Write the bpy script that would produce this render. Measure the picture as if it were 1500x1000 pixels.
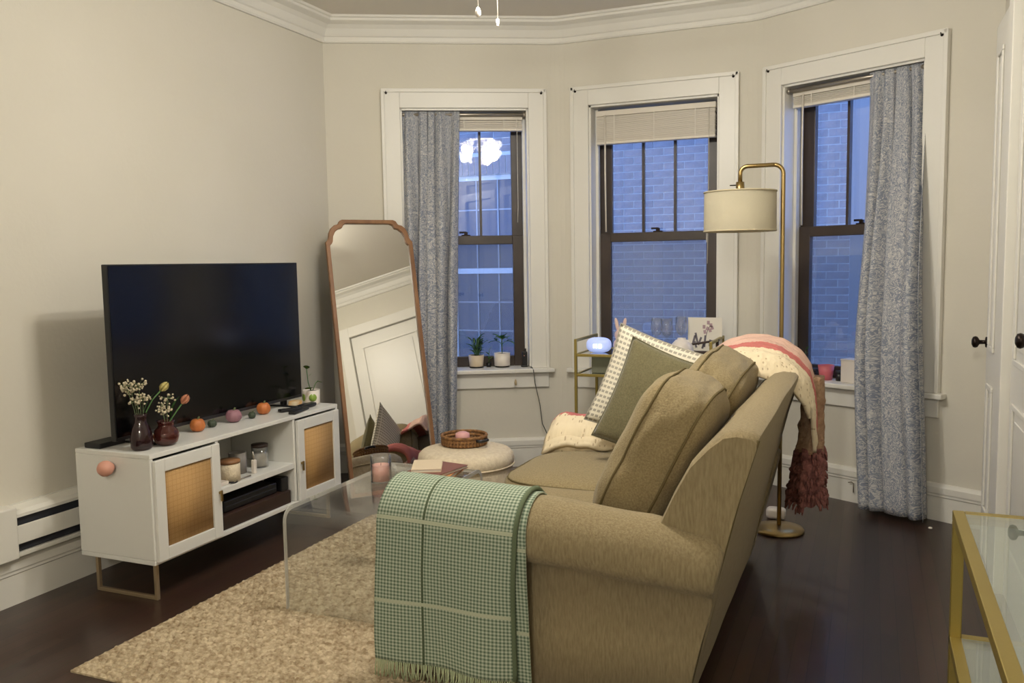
import bpy, bmesh, math, random
from mathutils import Vector, Matrix, noise
random.seed(7)
for o in list(bpy.data.objects): bpy.data.objects.remove(o)
scn = bpy.context.scene
COL = scn.collection
PI = math.pi
R = math.radians

# ------------------------------------------------------------------ camera
EYE = 1.37
TH, PITCH, ROLL, FPX = 0.3965, 0.0915, 0.0161, 1258.1
def cam_axes():
    cp, sp, cr, sr = math.cos(PITCH), math.sin(PITCH), math.cos(ROLL), math.sin(ROLL)
    c, s = math.cos(TH), math.sin(TH)
    rot = lambda v: Vector((v[0]*c - v[1]*s, v[0]*s + v[1]*c, v[2]))
    right, down, fwd = Vector((1, 0, 0)), Vector((0, -sp, -cp)), Vector((0, cp, -sp))
    return rot(cr*right + sr*down), rot(-sr*right + cr*down), rot(fwd)
_r, _d, _f = cam_axes()
cd = bpy.data.cameras.new('camera'); cd.sensor_width = 36; cd.lens = FPX/1500*36; cd.clip_start = .05
cam = bpy.data.objects.new('camera', cd); COL.objects.link(cam)
cam.matrix_world = Matrix(((_r.x, -_d.x, -_f.x, 0), (_r.y, -_d.y, -_f.y, 0), (_r.z, -_d.z, -_f.z, EYE), (0, 0, 0, 1)))
scn.camera = cam

# ------------------------------------------------------------------ world (dusk sky) and exposure
SKY_STRENGTH = 5.0
LAMP_POWER = 36.0
BACK_LAMP_POWER = 165.0
LAMP_COLOR = (1.0, 0.962, 0.88)
w = bpy.data.worlds.new('dusk'); scn.world = w; w.use_nodes = True
bg = w.node_tree.nodes['Background']; bg.inputs[0].default_value = (0.22, 0.40, 1.0, 1); bg.inputs[1].default_value = SKY_STRENGTH
vs = scn.view_settings
vs.view_transform = 'Standard'; vs.look = 'None'; vs.gamma = 1; vs.use_curve_mapping = False; vs.exposure = -0.28

# ------------------------------------------------------------------ materials
def lin(c):
    f = lambda v: v/12.92 if v <= .04045 else ((v+.055)/1.055)**2.4
    return tuple(f(v/255) for v in c) + (1,)
MATS = {}
def mat(name, col, rough=.6, metal=0, var=None, bump=None, spec=.5, alpha=1, emit=None, trans=0, stretch=None, coat=0, sheen=0):
    """col sRGB 0-255; var=(scale, sRGB second colour); bump=(scale, strength)"""
    m = bpy.data.materials.new(name); m.use_nodes = True
    nt = m.node_tree; b = nt.nodes['Principled BSDF']
    b.inputs['Base Color'].default_value = lin(col); b.inputs['Roughness'].default_value = rough
    b.inputs['Metallic'].default_value = metal; b.inputs['Specular IOR Level'].default_value = spec
    b.inputs['Transmission Weight'].default_value = trans
    b.inputs['Coat Weight'].default_value = coat; b.inputs['Sheen Weight'].default_value = sheen
    if emit: b.inputs['Emission Color'].default_value = lin(emit[0]); b.inputs['Emission Strength'].default_value = emit[1]
    tc = nt.nodes.new('ShaderNodeTexCoord'); vec = tc.outputs['Object']
    if stretch:
        mp = nt.nodes.new('ShaderNodeMapping'); mp.inputs['Scale'].default_value = stretch
        nt.links.new(vec, mp.inputs['Vector']); vec = mp.outputs[0]
    if var:
        n = nt.nodes.new('ShaderNodeTexNoise'); n.inputs['Scale'].default_value = var[0]; n.inputs['Detail'].default_value = 4
        nt.links.new(vec, n.inputs['Vector'])
        r = nt.nodes.new('ShaderNodeValToRGB'); r.color_ramp.elements[0].position = .32; r.color_ramp.elements[1].position = .68
        r.color_ramp.elements[0].color = lin(col); r.color_ramp.elements[1].color = lin(var[1])
        nt.links.new(n.outputs['Fac'], r.inputs[0]); nt.links.new(r.outputs[0], b.inputs['Base Color'])
    if bump:
        n = nt.nodes.new('ShaderNodeTexNoise'); n.inputs['Scale'].default_value = bump[0]; n.inputs['Detail'].default_value = 3
        nt.links.new(vec, n.inputs['Vector'])
        bp = nt.nodes.new('ShaderNodeBump'); bp.inputs['Strength'].default_value = bump[1]; bp.inputs['Distance'].default_value = .01
        nt.links.new(n.outputs['Fac'], bp.inputs['Height']); nt.links.new(bp.outputs[0], b.inputs['Normal'])
    MATS[name] = m
    return m
def math_node(nt, op, a, b=None):
    n = nt.nodes.new('ShaderNodeMath'); n.operation = op
    for i, v in enumerate((a, b)):
        if v is None: continue
        if isinstance(v, (int, float)): n.inputs[i].default_value = v
        else: nt.links.new(v, n.inputs[i])
    return n.outputs[0]
def glass_mat(name, tint=(255, 255, 255), refl=1.0, haze=0, haze_col=(200, 200, 200), rough=0.0, ior=1.5):
    """thin clear sheet: Fresnel mirror over a see-through body, optional haze"""
    m = bpy.data.materials.new(name); m.use_nodes = True; nt = m.node_tree
    nt.nodes.remove(nt.nodes['Principled BSDF']); out = nt.nodes['Material Output']
    t = nt.nodes.new('ShaderNodeBsdfTransparent'); t.inputs[0].default_value = lin(tint)
    g = nt.nodes.new('ShaderNodeBsdfGlossy'); g.inputs['Roughness'].default_value = rough
    lw = nt.nodes.new('ShaderNodeLayerWeight'); lw.inputs[0].default_value = .5
    f5 = math_node(nt, 'POWER', lw.outputs['Facing'], 5.0); f0 = ((ior-1)/(ior+1))**2
    fr = math_node(nt, 'ADD', math_node(nt, 'MULTIPLY', f5, 1-f0), f0)
    mu = nt.nodes.new('ShaderNodeMath'); mu.operation = 'MULTIPLY'; mu.inputs[1].default_value = refl; mu.use_clamp = True
    nt.links.new(fr, mu.inputs[0])
    body = t.outputs[0]
    if haze:
        d = nt.nodes.new('ShaderNodeBsdfDiffuse'); d.inputs[0].default_value = lin(haze_col)
        mh = nt.nodes.new('ShaderNodeMixShader'); mh.inputs[0].default_value = haze
        nt.links.new(t.outputs[0], mh.inputs[1]); nt.links.new(d.outputs[0], mh.inputs[2]); body = mh.outputs[0]
    mx = nt.nodes.new('ShaderNodeMixShader')
    nt.links.new(mu.outputs[0], mx.inputs[0]); nt.links.new(body, mx.inputs[1]); nt.links.new(g.outputs[0], mx.inputs[2])
    nt.links.new(mx.outputs[0], out.inputs[0]); MATS[name] = m
    return m
def mix_col(nt, fac, a, b):
    n = nt.nodes.new('ShaderNodeMix'); n.data_type = 'RGBA'
    nt.links.new(fac, n.inputs['Factor'])
    for k, v in ((6, a), (7, b)):
        if isinstance(v, tuple): n.inputs[k].default_value = v
        else: nt.links.new(v, n.inputs[k])
    return n.outputs[2]
def uv_pattern(name, build, rough=.9, bumpd=.002):
    """build(nt, u, v) -> (colour socket, height socket or None); u, v in metres"""
    m = bpy.data.materials.new(name); m.use_nodes = True; nt = m.node_tree; b = nt.nodes['Principled BSDF']
    b.inputs['Roughness'].default_value = rough; b.inputs['Specular IOR Level'].default_value = .2
    uvn = nt.nodes.new('ShaderNodeUVMap'); sx = nt.nodes.new('ShaderNodeSeparateXYZ'); nt.links.new(uvn.outputs[0], sx.inputs[0])
    c, h = build(nt, sx.outputs[0], sx.outputs[1])
    nt.links.new(c, b.inputs['Base Color'])
    if h is not None:
        bp = nt.nodes.new('ShaderNodeBump'); bp.inputs['Strength'].default_value = .6; bp.inputs['Distance'].default_value = bumpd
        nt.links.new(h, bp.inputs['Height']); nt.links.new(bp.outputs[0], b.inputs['Normal'])
    MATS[name] = m
    return m

wall_m = mat('wall_paint', (211, 206, 192), .75, var=(1.3, (215, 210, 197)), bump=(45, .08), spec=.25)
ceil_m = mat('ceiling_paint', (222, 216, 204), .85, bump=(30, .05), spec=.2)
trim_m = mat('trim_white', (226, 223, 214), .38, bump=(12, .04))
sash_m = mat('sash_brown', (52, 42, 36), .4, var=(6, (66, 54, 46)))
blind_m = mat('blind_white', (222, 214, 200), .5)
dark_m = mat('black_plastic', (20, 20, 22), .4)
brass_m = mat('brass', (166, 142, 94), .32, 1, bump=(60, .03))
gold_m = mat('gold_paint', (164, 146, 82), .42, .75, bump=(60, .03))
bronze_m = mat('dark_bronze', (38, 28, 24), .35, .7)
steel_m = mat('curtain_rod_metal', (170, 162, 150), .35, .8)
white_m = mat('white_lacquer', (218, 217, 211), .35, bump=(8, .02))
ceramic_m = mat('white_ceramic', (225, 216, 205), .3)
cream_m = mat('cream_fabric', (222, 208, 182), .95, var=(60, (206, 190, 163)), bump=(180, .35), spec=.15)
sofa_m = mat('sofa_chenille', (157, 142, 110), .95, var=(150, (137, 122, 92)), bump=(260, .4), spec=.12, stretch=(1, 1, .18), sheen=.12)
cush_m = mat('cushion_chenille', (152, 137, 104), .95, var=(170, (130, 115, 84)), bump=(200, .3), spec=.12, sheen=.12)
olive_m = mat('olive_velvet', (116, 110, 82), .9, var=(150, (98, 92, 66)), bump=(160, .2), spec=.12, sheen=.25)
pipe_m = mat('cushion_piping', (104, 92, 64), .95, spec=.1)
walnut_m = mat('warm_wood', (150, 108, 70), .45, var=(14, (126, 86, 54)), stretch=(1, 1, .15))
darkwood_m = mat('dark_wood', (56, 36, 28), .5, var=(20, (40, 26, 20)), stretch=(1, .1, 1))
glass_m = glass_mat('window_glass', refl=1.35)
acrylic_m = glass_mat('acrylic', tint=(253, 254, 253), refl=1.3, haze=.03, haze_col=(215, 215, 210))  # faint pale haze imitates the whitish reflection on the table top
edge_m = glass_mat('acrylic_edge', tint=(240, 240, 236), refl=1.6, haze=.55, haze_col=(225, 222, 214), rough=.15)
table_glass_m = glass_mat('table_glass', tint=(226, 236, 230), refl=1.6, haze=.28, haze_col=(205, 208, 200))  # milky haze colour stands in for the bright wall reflected in the glass
clear_m = glass_mat('clear_glass', tint=(253, 253, 253), refl=1.8, haze=.06)
purple_glass_m = glass_mat('plum_glass', tint=(150, 96, 98), refl=1.5, haze=.25, haze_col=(72, 38, 44))
amber_glass_m = glass_mat('amber_glass', tint=(176, 108, 92), refl=1.5, haze=.3, haze_col=(112, 56, 48))
screen_mesh_m = glass_mat('insect_screen', refl=0, haze=.3, haze_col=(120, 126, 130))
green_m = mat('leaf_green', (78, 118, 58), .5, var=(14, (58, 96, 46)))
lime_m = mat('leaf_lime', (136, 164, 70), .5)
soil_m = mat('soil', (50, 38, 30), .95)
pink_m = mat('pink_plastic', (206, 104, 112), .4)
blush_m = mat('blush_wax', (216, 158, 142), .5)
peach_m = mat('peach_petal', (236, 172, 138), .6)
yellow_m = mat('yellow_petal', (238, 224, 150), .6)
blossom_m = mat('dried_blossom', (196, 184, 156), .9)
orange_m = mat('orange_gourd', (196, 118, 60), .5, var=(18, (178, 100, 48)))
mauve_m = mat('mauve_gourd', (146, 104, 114), .55)
moss_m = mat('moss_gourd', (62, 72, 54), .6)
stem_m = mat('gourd_stem', (88, 96, 60), .8)
knob_pink_m = mat('pink_ball', (206, 150, 130), .55)
paper_m = mat('paper_white', (226, 220, 208), .8)
tray_m = mat('woven_tray', (150, 108, 62), .8, var=(60, (96, 64, 34)), bump=(120, .4))
greybox_m = mat('grey_green_box', (112, 112, 92), .7)
heater_dark_m = mat('heater_slot', (42, 44, 52), .6)
screen_m = mat('tv_panel', (9, 9, 11), .16, spec=.5)
bezel_m = mat('tv_bezel', (16, 16, 18), .35)
mirror_m = mat('mirror_silver', (218, 216, 210), .015, 1)
mortar_m = mat('mortar', (196, 196, 190), .95, bump=(40, .2))
brick_m = mat('brick', (146, 136, 132), .9, var=(9, (128, 119, 116)), bump=(50, .4))
stucco_m = mat('far_stucco', (150, 144, 140), .9, bump=(4, .1))
shade_m = mat('linen_shade', (206, 198, 174), .9, bump=(200, .15))
shade_in = mat('shade_trim', (196, 184, 154), .9)

# translucent linen for the lamp shade
def shade_material():
    m = MATS['linen_shade']; nt = m.node_tree; b = nt.nodes['Principled BSDF']; out = nt.nodes['Material Output']
    t = nt.nodes.new('ShaderNodeBsdfTranslucent'); t.inputs[0].default_value = lin((226, 214, 182))
    mx = nt.nodes.new('ShaderNodeMixShader'); mx.inputs[0].default_value = .3
    nt.links.new(b.outputs[0], mx.inputs[1]); nt.links.new(t.outputs[0], mx.inputs[2]); nt.links.new(mx.outputs[0], out.inputs[0])
shade_material()
fanglass_m = mat('frosted_lamp_glass', (255, 248, 232), .4, emit=((255, 240, 214), 6.0))
def frosted():
    nt = fanglass_m.node_tree; b = nt.nodes['Principled BSDF']; out = nt.nodes['Material Output']
    t = nt.nodes.new('ShaderNodeBsdfTransparent'); mx = nt.nodes.new('ShaderNodeMixShader'); mx.inputs[0].default_value = .78
    nt.links.new(b.outputs[0], mx.inputs[1]); nt.links.new(t.outputs[0], mx.inputs[2]); nt.links.new(mx.outputs[0], out.inputs[0])
frosted()
glow_m = mat('glowing_clock_face', (190, 205, 255), .4, emit=((170, 190, 255), .55))
digit_m = mat('clock_digit_light', (255, 255, 255), .4, emit=((225, 235, 255), 3.0))

def floor_mat():
    m = mat('floor_oak', (66, 46, 36), .34, coat=.15); nt = m.node_tree; b = nt.nodes['Principled BSDF']
    tc = nt.nodes.new('ShaderNodeTexCoord'); mp = nt.nodes.new('ShaderNodeMapping'); mp.inputs['Rotation'].default_value = (0, 0, PI/2)
    nt.links.new(tc.outputs['Object'], mp.inputs[0])
    br = nt.nodes.new('ShaderNodeTexBrick'); br.inputs['Scale'].default_value = 1; br.inputs['Brick Width'].default_value = 1.1
    br.inputs['Row Height'].default_value = .057; br.inputs['Mortar Size'].default_value = .0012; br.offset = .37
    br.inputs['Color1'].default_value = lin((72, 50, 40)); br.inputs['Color2'].default_value = lin((56, 39, 32)); br.inputs['Mortar'].default_value = lin((26, 18, 15))
    nt.links.new(mp.outputs[0], br.inputs['Vector'])
    n = nt.nodes.new('ShaderNodeTexNoise'); n.inputs['Scale'].default_value = 9; n.inputs['Detail'].default_value = 6
    mp2 = nt.nodes.new('ShaderNodeMapping'); mp2.inputs['Scale'].default_value = (6, .6, 1)
    nt.links.new(tc.outputs['Object'], mp2.inputs[0]); nt.links.new(mp2.outputs[0], n.inputs['Vector'])
    mx = nt.nodes.new('ShaderNodeMix'); mx.data_type = 'RGBA'; mx.blend_type = 'MULTIPLY'; mx.inputs['Factor'].default_value = .5
    nt.links.new(br.outputs['Color'], mx.inputs[6]); nt.links.new(n.outputs['Color'], mx.inputs[7]); nt.links.new(mx.outputs[2], b.inputs['Base Color'])
    bp = nt.nodes.new('ShaderNodeBump'); bp.inputs['Strength'].default_value = .25; bp.inputs['Distance'].default_value = .002
    nt.links.new(br.outputs['Fac'], bp.inputs['Height']); bp.invert = True; nt.links.new(bp.outputs[0], b.inputs['Normal'])
    return m
floor_m = floor_mat()

def frac_lt(nt, x, period, duty, phase=0.0):
    a = math_node(nt, 'ADD', math_node(nt, 'DIVIDE', x, period), phase)
    return math_node(nt, 'LESS_THAN', math_node(nt, 'FRACT', a), duty)
def near(nt, x, c, wd):
    return math_node(nt, 'LESS_THAN', math_node(nt, 'ABSOLUTE', math_node(nt, 'SUBTRACT', x, c)), wd)
def build_throw(nt, u, v):
    a = frac_lt(nt, u, .0115, .5); b = frac_lt(nt, v, .0115, .52)
    both = math_node(nt, 'MULTIPLY', a, b)
    c = mix_col(nt, both, lin((148, 162, 140)), lin((98, 114, 97)))
    c = mix_col(nt, math_node(nt, 'MULTIPLY', math_node(nt, 'SUBTRACT', 1, a), math_node(nt, 'SUBTRACT', 1, b)), c, lin((190, 196, 178)))
    for k in (.165, .56):
        c = mix_col(nt, near(nt, u, k, .004), c, lin((82, 94, 72)))
    for k in (.27, .56, .83):
        c = mix_col(nt, near(nt, v, k, .006), c, lin((184, 190, 164)))
    return c, math_node(nt, 'ADD', a, b)
throw_m = uv_pattern('sage_check_weave', build_throw, .95)
def build_stripe(nt, u, v):
    r = frac_lt(nt, v, .024, .5); d = frac_lt(nt, u, .022, .72)
    c = mix_col(nt, math_node(nt, 'MULTIPLY', r, d), lin((226, 219, 200)), lin((166, 160, 146)))
    return c, r
stripe_m = uv_pattern('cream_dash_stripe', build_stripe, .95)
def build_cane(nt, u, v):
    a = frac_lt(nt, u, .0075, .5); b = frac_lt(nt, v, .0075, .5)
    x = math_node(nt, 'ABSOLUTE', math_node(nt, 'SUBTRACT', a, b))
    c = mix_col(nt, x, lin((196, 158, 106)), lin((178, 140, 90)))
    for ax in (u, v): c = mix_col(nt, frac_lt(nt, ax, .022, .12), c, lin((174, 135, 86)))
    return c, x
cane_m = uv_pattern('rattan_cane', build_cane, .7, .001)
def build_curtain(nt, u, v):
    cx = nt.nodes.new('ShaderNodeCombineXYZ'); nt.links.new(u, cx.inputs[0]); nt.links.new(v, cx.inputs[1])
    n = nt.nodes.new('ShaderNodeTexNoise'); n.inputs['Scale'].default_value = 24; n.inputs['Detail'].default_value = 2; n.inputs['Distortion'].default_value = 2.0
    nt.links.new(cx.outputs[0], n.inputs['Vector'])
    vo = nt.nodes.new('ShaderNodeTexVoronoi'); vo.inputs['Scale'].default_value = 70; vo.feature = 'DISTANCE_TO_EDGE'
    nt.links.new(cx.outputs[0], vo.inputs['Vector'])
    t = near(nt, n.outputs['Fac'], .47, .045)
    t2 = math_node(nt, 'LESS_THAN', vo.outputs['Distance'], .1)
    c = mix_col(nt, t2, lin((214, 212, 208)), lin((186, 187, 190)))
    c = mix_col(nt, t, c, lin((136, 143, 158)))
    t3 = near(nt, n.outputs['Fac'], .62, .03)
    c = mix_col(nt, t3, c, lin((146, 151, 164)))
    return c, None
curtain_m = uv_pattern('blue_floral_cloth', build_curtain, .9)
def add_translucent(m, col, f):
    nt = m.node_tree; b = nt.nodes['Principled BSDF']; out = nt.nodes['Material Output']
    t = nt.nodes.new('ShaderNodeBsdfTranslucent'); t.inputs[0].default_value = lin(col)
    mx = nt.nodes.new('ShaderNodeMixShader'); mx.inputs[0].default_value = f
    nt.links.new(b.outputs[0], mx.inputs[1]); nt.links.new(t.outputs[0], mx.inputs[2]); nt.links.new(mx.outputs[0], out.inputs[0])
add_translucent(curtain_m, (180, 184, 192), .15)
def build_knit(nt, u, v):
    # u across the blanket: cream body, one rose band; v along
    cx = nt.nodes.new('ShaderNodeCombineXYZ'); nt.links.new(u, cx.inputs[0]); nt.links.new(v, cx.inputs[1])
    vo = nt.nodes.new('ShaderNodeTexVoronoi'); vo.inputs['Scale'].default_value = 55; nt.links.new(cx.outputs[0], vo.inputs['Vector'])
    n = nt.nodes.new('ShaderNodeTexNoise'); n.inputs['Scale'].default_value = 60; nt.links.new(cx.outputs[0], n.inputs['Vector'])
    wv = math_node(nt, 'ADD', u, math_node(nt, 'MULTIPLY', math_node(nt, 'SUBTRACT', n.outputs['Fac'], .5), .03))
    c = mix_col(nt, math_node(nt, 'LESS_THAN', vo.outputs['Distance'], .22), lin((230, 214, 182)), lin((190, 170, 138)))
    c = mix_col(nt, math_node(nt, 'GREATER_THAN', wv, .17), c, lin((196, 116, 108)))
    c = mix_col(nt, math_node(nt, 'GREATER_THAN', wv, .27), c, lin((214, 178, 160)))
    return c, vo.outputs['Distance']
knit_m = uv_pattern('cream_rose_knit', build_knit, .95, .006)
tail_tan_m = mat('tan_knit', (168, 138, 108), .95, var=(40, (140, 108, 82)), bump=(90, .8))
tail_mauve_m = mat('mauve_shag', (148, 94, 86), .95, var=(40, (112, 70, 64)), bump=(90, .8))
jute_m = mat('jute', (206, 190, 160), .95, var=(48, (146, 126, 98)), bump=(160, .4), spec=.1)

# ------------------------------------------------------------------ mesh helpers
W = {}
def _finish(me, smooth):
    if smooth:
        for p in me.polygons: p.use_smooth = True
def ob(name, bm, m, parent=None, smooth=False, world=True, loc=None, rotz=0, bevel=0, autos=None):
    """link bm as one mesh object. parent: part of that thing (verts given in world unless world=False).
    loc: a top-level mesh thing, verts in world, origin moved to loc."""
    bmesh.ops.recalc_face_normals(bm, faces=bm.faces[:])
    me = bpy.data.meshes.new(name); bm.to_mesh(me); bm.free()
    o = bpy.data.objects.new(name, me); COL.objects.link(o); me.materials.append(m)
    if parent is not None:
        o.parent = parent
        if world: me.transform(W[parent.name].inverted())
        W[o.name] = W[parent.name].copy()
    elif loc is not None:
        mw = Matrix.Translation(loc) @ Matrix.Rotation(rotz, 4, 'Z')
        if world: me.transform(mw.inverted())
        o.location = loc; o.rotation_euler = (0, 0, rotz); W[o.name] = mw
    else:
        W[o.name] = Matrix.Identity(4)
    _finish(me, smooth)
    if bevel:
        b = o.modifiers.new('bevel', 'BEVEL'); b.width = bevel; b.segments = 2; b.limit_method = 'ANGLE'
    return o
def tag(o, label, cat=None, group=None, kind=None):
    if label: o['label'] = label
    if cat: o['category'] = cat
    if group: o['group'] = group
    if kind: o['kind'] = kind
    return o
def thing(name, label, cat, loc=(0, 0, 0), rotz=0, group=None, kind=None):
    o = bpy.data.objects.new(name, None); COL.objects.link(o)
    o.location = loc; o.rotation_euler = (0, 0, rotz); o.empty_display_size = .05
    W[o.name] = Matrix.Translation(loc) @ Matrix.Rotation(rotz, 4, 'Z')
    return tag(o, label, cat, group, kind)
def share(name, src, parent, mtx, m=None):
    """another object on the same mesh data, placed by mtx in its parent's frame"""
    o = bpy.data.objects.new(name, src.data); COL.objects.link(o); o.parent = parent; o.matrix_local = mtx
    W[o.name] = W[parent.name] @ mtx
    return o
def NB(): return bmesh.new()
def box(bm, x, y, z):
    vs_ = [bm.verts.new((a, b, c)) for a in x for b in y for c in z]
    for f in ((0, 1, 3, 2), (4, 6, 7, 5), (0, 4, 5, 1), (2, 3, 7, 6), (0, 2, 6, 4), (1, 5, 7, 3)):
        bm.faces.new([vs_[i] for i in f])
    return bm
def obox(bm, x, y, z, mtx):
    vs_ = [bm.verts.new(mtx @ Vector((a, b, c))) for a in x for b in y for c in z]
    for f in ((0, 1, 3, 2), (4, 6, 7, 5), (0, 4, 5, 1), (2, 3, 7, 6), (0, 2, 6, 4), (1, 5, 7, 3)):
        bm.faces.new([vs_[i] for i in f])
    return bm
def tube(bm, pts, r, n=10, closed=False, caps=True):
    pts = [Vector(p) for p in pts]; rs = r if isinstance(r, (list, tuple)) else [r]*len(pts); rings = []
    N = len(pts); prev = None
    for i, p in enumerate(pts):
        a = pts[(i-1) % N] if (closed or i) else p; b = pts[(i+1) % N] if (closed or i < N-1) else p
        t = (b-a).normalized()
        if prev is None:
            ref = Vector((0, 0, 1)) if abs(t.z) < .9 else Vector((1, 0, 0)); u = t.cross(ref).normalized()
        else:
            u = (prev - t*prev.dot(t)).normalized()
        prev = u; v = t.cross(u)
        rings.append([bm.verts.new(p + rs[i]*(math.cos(2*PI*k/n)*u + math.sin(2*PI*k/n)*v)) for k in range(n)])
    for i in range(N if closed else N-1):
        A, B = rings[i], rings[(i+1) % N]
        for k in range(n): bm.faces.new((A[k], A[(k+1) % n], B[(k+1) % n], B[k]))
    if caps and not closed: bm.faces.new(rings[0][::-1]); bm.faces.new(rings[-1])
    return bm
def lathe(bm, prof, c=(0, 0, 0), n=24, mtx=None):
    rings = []
    for r, z in prof:
        if r < 1e-5: rings.append([bm.verts.new((c[0], c[1], c[2]+z))])
        else: rings.append([bm.verts.new((c[0]+r*math.cos(2*PI*k/n), c[1]+r*math.sin(2*PI*k/n), c[2]+z)) for k in range(n)])
    for A, B in zip(rings, rings[1:]):
        for k in range(n):
            a0, a1 = (A[0], A[0]) if len(A) == 1 else (A[k], A[(k+1) % n])
            b0, b1 = (B[0], B[0]) if len(B) == 1 else (B[k], B[(k+1) % n])
            f = [a0] + ([a1] if a1 is not a0 else []) + ([b1] if b1 is not b0 else []) + [b0]
            if len(A) > 1 or len(B) > 1:
                f2 = []
                for q in f:
                    if q not in f2: f2.append(q)
                if len(f2) >= 3: bm.faces.new(f2)
    if mtx is not None: bmesh.ops.transform(bm, matrix=mtx, verts=bm.verts[:])
    return bm
def sweep(bm, path, prof, closed_prof=True):
    """path: list of (x, y), profile (offset to the left-hand normal of travel, z)"""
    N = len(path); P = [Vector((p[0], p[1])) for p in path]; rings = []
    for i in range(N):
        d0 = (P[i]-P[i-1]).normalized() if i else None; d1 = (P[i+1]-P[i]).normalized() if i < N-1 else None
        if d0 is None: d0 = d1
        if d1 is None: d1 = d0
        n0, n1 = Vector((-d0.y, d0.x)), Vector((-d1.y, d1.x)); m = (n0+n1).normalized(); m /= max(.3, m.dot(n1))
        rings.append([bm.verts.new((P[i].x+m.x*o, P[i].y+m.y*o, z)) for o, z in prof])
    K = len(prof)
    for A, B in zip(rings, rings[1:]):
        for k in range(K if closed_prof else K-1): bm.faces.new((A[k], A[(k+1) % K], B[(k+1) % K], B[k]))
    if closed_prof: bm.faces.new(rings[0]); bm.faces.new(rings[-1][::-1])
    return bm
def grid_obj(name, fn, nu, nv, m, parent=None, uv=(1, 1), thick=0, loc=None, smooth=True, offset=0, world=True, rotz=0):
    bm = NB(); V = [[bm.verts.new(fn(i/nu, j/nv)) for j in range(nv+1)] for i in range(nu+1)]
    L = bm.loops.layers.uv.new('UVMap')
    for i in range(nu):
        for j in range(nv):
            f = bm.faces.new((V[i][j], V[i+1][j], V[i+1][j+1], V[i][j+1]))
            for lp, (a, b) in zip(f.loops, ((i, j), (i+1, j), (i+1, j+1), (i, j+1))): lp[L].uv = (a/nu*uv[0], b/nv*uv[1])
    o = ob(name, bm, m, parent, smooth, loc=loc, world=world, rotz=rotz)
    if thick:
        s = o.modifiers.new('thick', 'SOLIDIFY'); s.thickness = thick; s.offset = offset
    return o
def soft_box(bm, c, size, n=4.0, k=12, rot=None, wob=0.0, seed=0):
    """rounded cushion body as a superellipsoid"""
    t = bmesh.new(); bmesh.ops.create_cube(t, size=2); bmesh.ops.subdivide_edges(t, edges=t.edges[:], cuts=k, use_grid_fill=True)
    for v in t.verts:
        p = v.co; s = (abs(p.x)**n + abs(p.y)**n + abs(p.z)**n)**(1/n); q = p/s
        if wob: q = q*(1+wob*noise.noise(Vector((q.x*2.3+seed, q.y*2.3, q.z*2.3))))
        if wob: q = q*(1+wob*.35*noise.noise(Vector((q.x*6+seed, q.y*6.5, q.z*5))))
        v.co = Vector((q.x*size[0]/2, q.y*size[1]/2, q.z*size[2]/2))
    mt = Matrix.Translation(c) @ (rot if rot is not None else Matrix.Identity(4))
    bmesh.ops.transform(t, matrix=mt, verts=t.verts[:])
    me = bpy.data.meshes.new('tmp'); t.to_mesh(me); t.free(); bm.from_mesh(me); bpy.data.meshes.remove(me)
    return bm
def ball(bm, c, r, seg=14, sc=(1, 1, 1)):
    mt = Matrix.Translation(c) @ Matrix.Diagonal((r*sc[0], r*sc[1], r*sc[2], 1))
    bmesh.ops.create_uvsphere(bm, u_segments=seg, v_segments=max(6, seg//2), radius=1, matrix=mt)
    return bm
def arc(c, r, a0, a1, n):
    return [(c[0]+r*math.cos(R(a0+(a1-a0)*i/n)), c[1]+r*math.sin(R(a0+(a1-a0)*i/n))) for i in range(n+1)]

# ------------------------------------------------------------------ the room shell
XL, XR, YB, ZC = -3.245, .56, -3.2, 2.92
AP, V1, V2, BA = 5.42, -1.92, -.66, R(28)
TB = math.tan(BA)
YL = AP-(V1-XL)*TB; YR = AP-(XR-V2)*TB
def struct(name, bm, m, parent=None, smooth=False, bevel=0, **k):
    o = ob(name, bm, m, parent, smooth, bevel=bevel, **k)
    if parent is None: o['kind'] = 'structure'
    return o
struct('floor', box(NB(), (XL-.3, XR+.3), (YB-.2, AP+.3), (-.12, 0)), floor_m)
struct('ceiling', box(NB(), (XL-.3, XR+.3), (YB-.2, AP+.3), (ZC, ZC+.12)), ceil_m)
struct('wall_left', box(NB(), (XL-.12, XL), (YB, YL), (0, ZC)), wall_m)
struct('wall_back', box(NB(), (XL-.12, XR+.12), (YB-.12, YB), (0, ZC)), wall_m)
struct('wall_right', box(NB(), (XR, XR+.12), (YB, YR), (0, ZC)), wall_m)

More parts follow.
